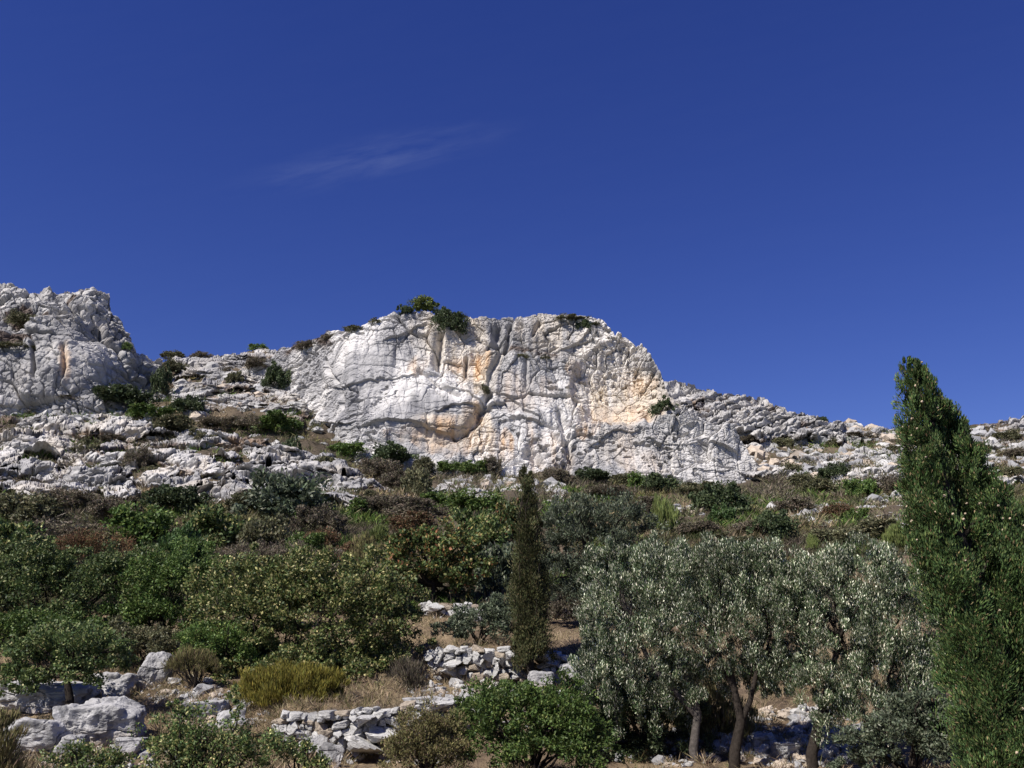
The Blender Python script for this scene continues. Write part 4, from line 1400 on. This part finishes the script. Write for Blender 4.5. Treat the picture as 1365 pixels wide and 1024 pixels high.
    S('broom_shrub', 'bare dry brown twigs right of the largest round bush', 'shrub', [(545, 905, 22, 26), (552, 920, 18, 14)], 26.4, 2600, .16, .012, 'heath', 'blade', seed=55, tuft=.35, shell=.35, branches=24, nt=70, mat=M_DRY)
    S('broom_shrub', 'grey brown dry shrub between the upright boulder and the largest bush', 'shrub', [(252, 884, 26, 18), (276, 892, 20, 12)], 25.8, 3200, .16, .012, 'broom', 'blade', seed=56, tuft=.35, shell=.35, branches=18, nt=60, mat=M_DRY)


SHRUBS = [
    # kind, px, py(foot), w, h, label   -- ledges under the left buttress and the saddle
    ('dull', 30, 436, 40, 20, 'olive bush in the upper hollow of the left buttress'),
    ('heath', 62, 442, 24, 16, 'brownish shrub in the crack of the left buttress'),
    ('dull', 22, 470, 60, 12, 'thin green strip of shrub on the buttress ledge'),
    ('green', 168, 468, 16, 12, 'small bush clinging to the right flank of the buttress'),
    ('dark', 155, 548, 84, 36, 'wide dark bush at the foot of the left buttress'),
    ('green', 205, 560, 60, 20, 'low green bush just right of the wide one under the buttress'),
    ('heath', 100, 545, 80, 14, 'brown heath strip along the foot of the buttress'),
    ('dark', 252, 556, 48, 28, 'glossy dark round bush below the saddle ledges'),
    ('dark', 212, 530, 26, 44, 'dark upright bush in the gully right of the buttress'),
    ('dull', 232, 502, 36, 22, 'olive shrub in the gully mouth under the saddle'),
    ('dull', 232, 480, 34, 12, 'rounded bush on the saddle skyline next to the buttress'),
    ('heath', 268, 480, 32, 10, 'brown tuft on the saddle skyline'),
    ('green', 344, 470, 26, 12, 'green bush on the skyline halfway to the main cliff'),
    ('dark', 369, 522, 38, 36, 'dark bush against the left edge of the main cliff'),
    ('dull', 312, 516, 24, 22, 'yellowish shrub on the saddle ledges'),
    ('heath', 340, 494, 34, 18, 'reddish brown shrub under the saddle skyline'),
    ('heath', 300, 502, 30, 12, 'dry brown shrub in the middle of the saddle'),
    ('green', 370, 580, 62, 30, 'green bush at the lower left corner of the main cliff'),
    ('heath', 330, 580, 60, 24, 'purple brown heath clump below the saddle'),
    ('dull', 230, 580, 70, 24, 'olive bush on the shelf below the glossy round bush'),
    ('dull', 275, 596, 46, 22, 'dull green bush among the tilted slabs'),
    ('heath', 290, 572, 60, 14, 'dry heath between slabs and saddle'),
    ('dull', 110, 612, 36, 26, 'rounded olive bush on the slabs near the buttress'),
    ('heath', 182, 630, 40, 32, 'grey brown bush hanging between two slabs'),
    ('dull', 200, 634, 24, 12, 'small tuft below the bush between two slabs'),
    ('dark', 386, 616, 28, 32, 'dark bush on a rib near the lower corner of the cliff'),
    ('dull', 432, 634, 36, 26, 'bushy shrub in a notch of the descending rib'),
    ('dull', 490, 668, 26, 16, 'small shrub at the lower end of the slab slope'),
    ('heath', 150, 592, 40, 12, 'brown tuft on the slab slope'),
    ('green', 190, 560, 40, 16, 'mid green bush in the row under the buttress'),
    # along the foot of the main cliff
    ('green', 470, 610, 60, 20, 'green bush at the left foot of the main cliff'),
    ('dark', 520, 622, 58, 30, 'long dark green bush sloping along the cliff foot'),
    ('heath', 505, 640, 60, 30, 'purple heath below the long dark bush'),
    ('dull', 564, 634, 34, 24, 'olive bush at the foot of the grey slab'),
    ('heath', 530, 655, 50, 26, 'grey purple shrub right of the slab slope'),
    ('green', 600, 630, 36, 14, 'low green shrub under the overhanging belly of the cliff'),
    ('green', 630, 634, 40, 20, 'mid green bush under the orange cleft'),
    ('heath', 656, 634, 26, 26, 'round brown bush under the orange cleft'),
    ('heath', 742, 648, 46, 24, 'brown bush at the foot of the dark cleft'),
    ('dark', 790, 646, 52, 22, 'dark green bush under the central cliff wall'),
    ('dull', 830, 652, 40, 20, 'olive bush right of the dark one under the central wall'),
    ('dark', 880, 660, 46, 28, 'large dark bush below the streaked lower wall'),
    ('green', 850, 656, 30, 24, 'green bush touching the large dark bush below the streaked wall'),
    ('dull', 925, 664, 60, 18, 'low olive hedge at the right foot of the cliff'),
    ('dark', 960, 690, 76, 44, 'dark spreading bush at the right end of the cliff foot'),
    ('bright', 966, 704, 42, 28, 'rounded vivid green bush next to the grey-white rock patch'),
    ('dark', 1036, 724, 56, 42, 'round dark bush above the middle olive crown'),
    ('heath', 1000, 716, 50, 20, 'brown heath between the two round bushes'),
    # cliff crest and ledges
    # right slope
    ('dull', 1055, 634, 34, 16, 'small green shrub right of the cliff end'),
    ('dark', 1115, 644, 46, 26, 'dark grey green bush at the lower edge of the tumbled rocks'),
    ('green', 1150, 668, 42, 30, 'green bush below the tumbled rocks'),
    ('dull', 1090, 660, 50, 22, 'olive shrub below the tumbled rocks near the cliff end'),
    ('heath', 1190, 660, 60, 26, 'purple brown heath beside the tall cypress'),
    ('rust', 1120, 698, 44, 26, 'bush with a rust coloured top on the right slope'),
    ('green', 1140, 700, 36, 22, 'dark green side of the rust topped clump'),
    ('dull', 1170, 720, 70, 26, 'olive green shrub above the right hand olive crown'),
    ('dull', 1110, 730, 60, 24, 'dull shrub between rust topped bush and olive crown'),
    ('yellow', 1200, 738, 44, 34, 'bright yellow green shrub against the tall cypress'),
    ('yellow', 888, 712, 36, 46, 'pale yellow green shrub beside the wild olive'),
    ('heath', 930, 716, 60, 20, 'mauve heath below the grey-white rock patch'),
    ('yellow', 1085, 738, 18, 24, 'small yellowish shrub just above the olives'),
    ('dull', 1045, 598, 30, 14, 'shrub under the jagged ridge'),
    ('dull', 1035, 566, 28, 14, 'bush in the lap of the jagged ridge'),
    ('dull', 1115, 598, 30, 12, 'low bush above the tumbled rocks'),
    ('dull', 1190, 606, 26, 12, 'low bush on the rocks near the cypress'),
    ('heath', 1150, 590, 50, 12, 'brown heath under the white crest'),
    ('heath', 1000, 592, 30, 12, 'dry tuft behind the cliff end'),
    ('dull', 1340, 590, 40, 14, 'green shrub behind the tall cypress on the far crest'),
    ('dull', 1300, 604, 40, 14, 'low shrub just right of the tall cypress'),
    ('heath', 1350, 612, 40, 14, 'brown heath at the frame edge beyond the cypress'),
    ('dull', 1350, 640, 40, 16, 'olive shrub at the frame edge below the white rocks'),
    ('dark', 1097, 565, 14, 10, 'tiny dark bush on the ridge skyline'),
    # scrub belt below the slabs
    ('dark', 236, 690, 80, 42, 'dark leafy bush under the slab slope'),
    ('wildolive', 382, 696, 110, 62, 'large grey green rounded bush below the slab slope'),
    ('dull', 330, 690, 56, 36, 'olive brown bush left of the large grey green one'),
    ('dull', 30, 700, 80, 40, 'yellow green bush below the lowest boulders of the slab slope'),
    ('heath', 100, 684, 90, 30, 'purple brown heath belt under the leftmost slabs'),
    ('heath', 150, 700, 70, 34, 'mauve bare twigged shrub in the upper belt'),
    ('green', 190, 730, 90, 50, 'leafy green bush in the upper middle of the belt'),
    ('bright', 240, 765, 60, 60, 'vivid green bush in the middle of the scrub belt'),
    ('fig', 285, 735, 80, 54, 'yellow flecked bush above the vivid green one'),
    ('dull', 350, 740, 66, 50, 'feathery pale olive shrub below the large grey green bush'),
    ('heath', 330, 765, 80, 34, 'greyish twiggy shrub above the largest round bush'),
    ('heath', 425, 718, 70, 40, 'grey purple heath right of the large grey green bush'),
    ('rust', 430, 738, 50, 30, 'rust red shrub above the largest round bush'),
    ('rust', 455, 758, 50, 32, 'second rust red shrub lower and nearer the largest bush'),
    ('green', 405, 745, 50, 34, 'green flecked bush touching the rust red shrub'),
    ('heath', 60, 740, 110, 44, 'wide brown purple shrub in the left of the belt'),
    ('dull', 120, 745, 70, 36, 'olive green shrub in the left of the belt'),
    ('fig', 20, 760, 90, 60, 'speckled leafy bush at the left frame edge'),
    ('heath', 510, 690, 80, 30, 'grey mauve heath below the slab rib end'),
    ('green', 480, 692, 40, 24, 'green tuft bush below the slab rib end'),
    ('heath', 560, 700, 90, 30, 'dark mauve heath above the orange tinged tree'),
    ('rust', 550, 712, 60, 28, 'reddish shrub directly above the orange tinged tree'),
    ('green', 590, 682, 60, 24, 'green bush between mauve heath and rock ribs'),
    ('dull', 555, 665, 36, 40, 'tall olive shrub left of the rock ribs'),
    ('green', 640, 690, 80, 30, 'green bush under the rock ribs'),
    ('fig', 640, 735, 70, 52, 'leafy green bush left of the slim cypress'),
    ('autumn', 672, 730, 60, 56, 'yellow and rust flecked bush touching the slim cypress'),
    ('yellow', 638, 738, 24, 36, 'small spike of yellow green foliage by the orange tinged tree'),
    ('yellow', 500, 730, 36, 28, 'yellow green shrub between rust shrubs and orange tinged tree'),
    ('broom', 480, 760, 44, 40, 'pale feathery shrub beside the largest bush'),
    ('wildolive', 665, 800, 60, 66, 'grey green shrub left of the slim cypress middle'),
    ('green', 660, 775, 60, 40, 'dense green shrub between orange tinged tree and slim cypress'),
    ('heath', 750, 835, 50, 40, 'bare pinkish twigs under the wild olive'),
    ('heath', 700, 690, 50, 26, 'brown heath behind the tip of the slim cypress'),
    ('heath', 870, 690, 60, 24, 'brown heath behind the wild olive crown'),
    ('heath', 810, 668, 70, 20, 'brown heath strip below the bushes of the central wall'),
    ('dull', 985, 738, 70, 24, 'dull green shrub peeping over the middle olive crown'),
    ('heath', 1060, 690, 60, 26, 'purple heath left of the small rock shelf'),
    ('dull', 1070, 650, 40, 20, 'olive bush by the right end of the cliff'),
]


def add_far_shrubs():
    for k, px, py, w, h, lab in SHRUBS:
        far = py < 475 and px < 200
        Y = float(by_(px, py)) if far else None
        if 275 < px < 1035 and py > float(cliff_top(np.array([float(px)]))[0]) and py < 700:
            Y = min(float(hillY(px, py)), float(cliffY(np.array([float(px)]), np.array([float(py)]), 0)[0]) - 1.4)
        grp = 'bushes along the foot of the main cliff' if 460 < px < 940 and 600 < py < 668 else 'shrubs on the rocky upper slopes' if py < 668 else 'shrubs of the scrub belt below the rocks'
        shrub(k, px, py, w * 1.1, h * 1.12, lab, Y=Y, group=grp)
    # on the cliff itself: distance from the cliff face
    for k, px, py, w, h, lab in (
            ('dark', 604, 446, 40, 34, 'dark bush spilling over the cliff edge below the pine'),
            ('dark', 540, 418, 24, 14, 'dark bush on the crest left of the pine'),
            ('dark', 590, 432, 34, 24, 'dark bush just right of the pine'),
            ('dark', 778, 441, 22, 18, 'black green bush in a notch of the cliff top'),
            ('dull', 760, 427, 50, 7, 'thin dark shrub strip on the flat cliff top'),
            ('dull', 795, 434, 16, 8, 'small shrub at the right end of the flat cliff top'),
            ('dull', 472, 443, 30, 12, 'olive bush on the left shoulder of the cliff'),
            ('heath', 440, 454, 30, 14, 'brown shrub on the left shoulder of the cliff'),
            ('dull', 500, 432, 20, 9, 'small bush on the crest above the smooth buttress face'),
            ('heath', 410, 466, 36, 14, 'dry heath where the cliff shoulder meets the saddle'),
            ('dull', 690, 479, 34, 8, 'grassy tuft on the ledge in the upper cliff'),
            ('dull', 726, 480, 24, 7, 'second grassy tuft right along the ledge in the upper cliff'),
            ('dull', 647, 526, 12, 16, 'small green shrub rooted in the diagonal cleft'),
            ('dark', 887, 556, 36, 26, 'dark bush in the corner between cliff and ridge'),
            ('dull', 895, 566, 22, 16, 'brownish bush just below the corner bush'),
            ('dull', 612, 424, 30, 6, 'low shrub strip on the crest right of the pine')):
        Yc = float(cliffY(np.array([float(px)]), np.array([float(py)]), 0)[0])
        shrub(k, px, py + 2, w * 1.05, h * 1.1, lab, Y=Yc - .7, group='shrubs growing on the main cliff')


def by_(px, py):
    return 105.5 + max(0, 540 - py) * .06 + (max(0, px - 60) / 150) ** 2 * 10 - 1.8


def add_plants():
    add_stonework()
    add_cover()
    add_trees()
    add_near_shrubs()
    add_far_shrubs()

# ------------------------------------------------------------------ sky, sun, camera
def add_light():
    w = bpy.data.worlds.new('World')
    SC.world = w
    w.use_nodes = True
    nt = w.node_tree
    nt.nodes.clear()
    N = lambda t, **k: _nn(nt, t, k)
    L = nt.links.new
    d = Vector((-.60, -.55, .90)).normalized()
    elev = math.asin(d.z)
    out = N('ShaderNodeOutputWorld')
    bg = N('ShaderNodeBackground')
    bg.inputs['Strength'].default_value = .10
    st = N('ShaderNodeTexSky')
    st.sky_type = 'NISHITA'
    st.sun_disc = False
    st.sun_elevation = elev
    st.sun_rotation = math.atan2(d.x, d.y)
    st.altitude = 1200
    st.air_density = .8
    st.dust_density = .0
    st.ozone_density = 3.0
    hs = N('ShaderNodeHueSaturation')
    hs.inputs['Hue'].default_value = SKY_HUE
    hs.inputs['Saturation'].default_value = SKY_SAT
    hs.inputs['Value'].default_value = SKY_VAL
    gm = N('ShaderNodeGamma')
    gm.inputs['Gamma'].default_value = .82
    L(st.outputs[0], gm.inputs['Color'])
    L(gm.outputs[0], hs.inputs['Color'])
    # one thin cirrus wisp up and left of the cliff top, fixed in the sky's own directions
    tc = N('ShaderNodeTexCoord')
    c = unit(W(500, 211, 1.0))
    e1 = unit(W(640, 180, 1.0) - W(370, 240, 1.0))
    e1 = unit(e1 - c * float(e1 @ c))
    e2 = np.cross(e1, c)
    ds = []
    for e, k in ((e1, 1 / .15), (e2, 1 / .026)):
        v = N('ShaderNodeVectorMath', operation='DOT_PRODUCT')
        L(tc.outputs['Generated'], v.inputs[0])
        v.inputs[1].default_value = tuple(float(x) for x in e)
        m_ = N('ShaderNodeMath', operation='MULTIPLY')
        L(v.outputs['Value'], m_.inputs[0])
        m_.inputs[1].default_value = k
        ds.append(m_)
    cb = N('ShaderNodeCombineXYZ')
    L(ds[0].outputs[0], cb.inputs[0])
    L(ds[1].outputs[0], cb.inputs[1])
    n = N('ShaderNodeTexNoise')
    n.inputs['Scale'].default_value = 1.6
    n.inputs['Detail'].default_value = 8
    n.inputs['Roughness'].default_value = .6
    n.inputs['Distortion'].default_value = .3
    L(cb.outputs[0], n.inputs['Vector'])
    r = N('ShaderNodeMapRange')
    r.inputs['From Min'].default_value = .38
    r.inputs['From Max'].default_value = .8
    r.inputs['To Max'].default_value = .075
    L(n.outputs['Fac'], r.inputs['Value'])
    ln = N('ShaderNodeVectorMath', operation='LENGTH')
    L(cb.outputs[0], ln.inputs[0])
    r2 = N('ShaderNodeMapRange', interpolation_type='SMOOTHSTEP')
    r2.inputs['From Min'].default_value = .0
    r2.inputs['From Max'].default_value = 1.25
    r2.inputs['To Min'].default_value = 1.0
    r2.inputs['To Max'].default_value = .03
    L(ln.outputs['Value'], r2.inputs['Value'])
    mu = N('ShaderNodeMath', operation='MULTIPLY')
    L(r.outputs[0], mu.inputs[0])
    L(r2.outputs[0], mu.inputs[1])
    mx = N('ShaderNodeMix', data_type='RGBA')
    L(mu.outputs[0], mx.inputs['Factor'])
    L(hs.outputs[0], mx.inputs['A'])
    mx.inputs['B'].default_value = (5.0, 5.6, 7.0, 1)
    L(mx.outputs['Result'], bg.inputs['Color'])
    L(bg.outputs[0], out.inputs[0])
    sun = bpy.data.lights.new('sun', 'SUN')
    sun.energy = SUN
    sun.angle = math.radians(.5)
    sun.color = (1, .94, .86)
    so = bpy.data.objects.new('sun', sun)
    COL.objects.link(so)
    so.rotation_euler = (-d).to_track_quat('-Z', 'Y').to_euler()
    so.location = (-30, -30, 60)


SKY_HUE, SKY_SAT, SKY_VAL, SUN = .532, 1.38, .90, 5.0


def add_camera():
    cam = bpy.data.cameras.new('camera')
    cam.sensor_fit = 'HORIZONTAL'
    cam.angle = 2 * math.atan(CX / F)
    cam.clip_end = 3000
    co = bpy.data.objects.new('camera', cam)
    COL.objects.link(co)
    co.rotation_euler = (math.pi / 2 + PITCH, 0, 0)
    SC.camera = co
    SC.view_settings.view_transform = 'Standard'
    SC.view_settings.look = 'None'
    SC.view_settings.exposure = .6
    SC.view_settings.gamma = 1
    SC.cycles.max_bounces = 6
    SC.cycles.transparent_max_bounces = 4


build_hillside()
add_rocks()
if 'add_plants' in globals():
    add_plants()
add_light()
add_camera()
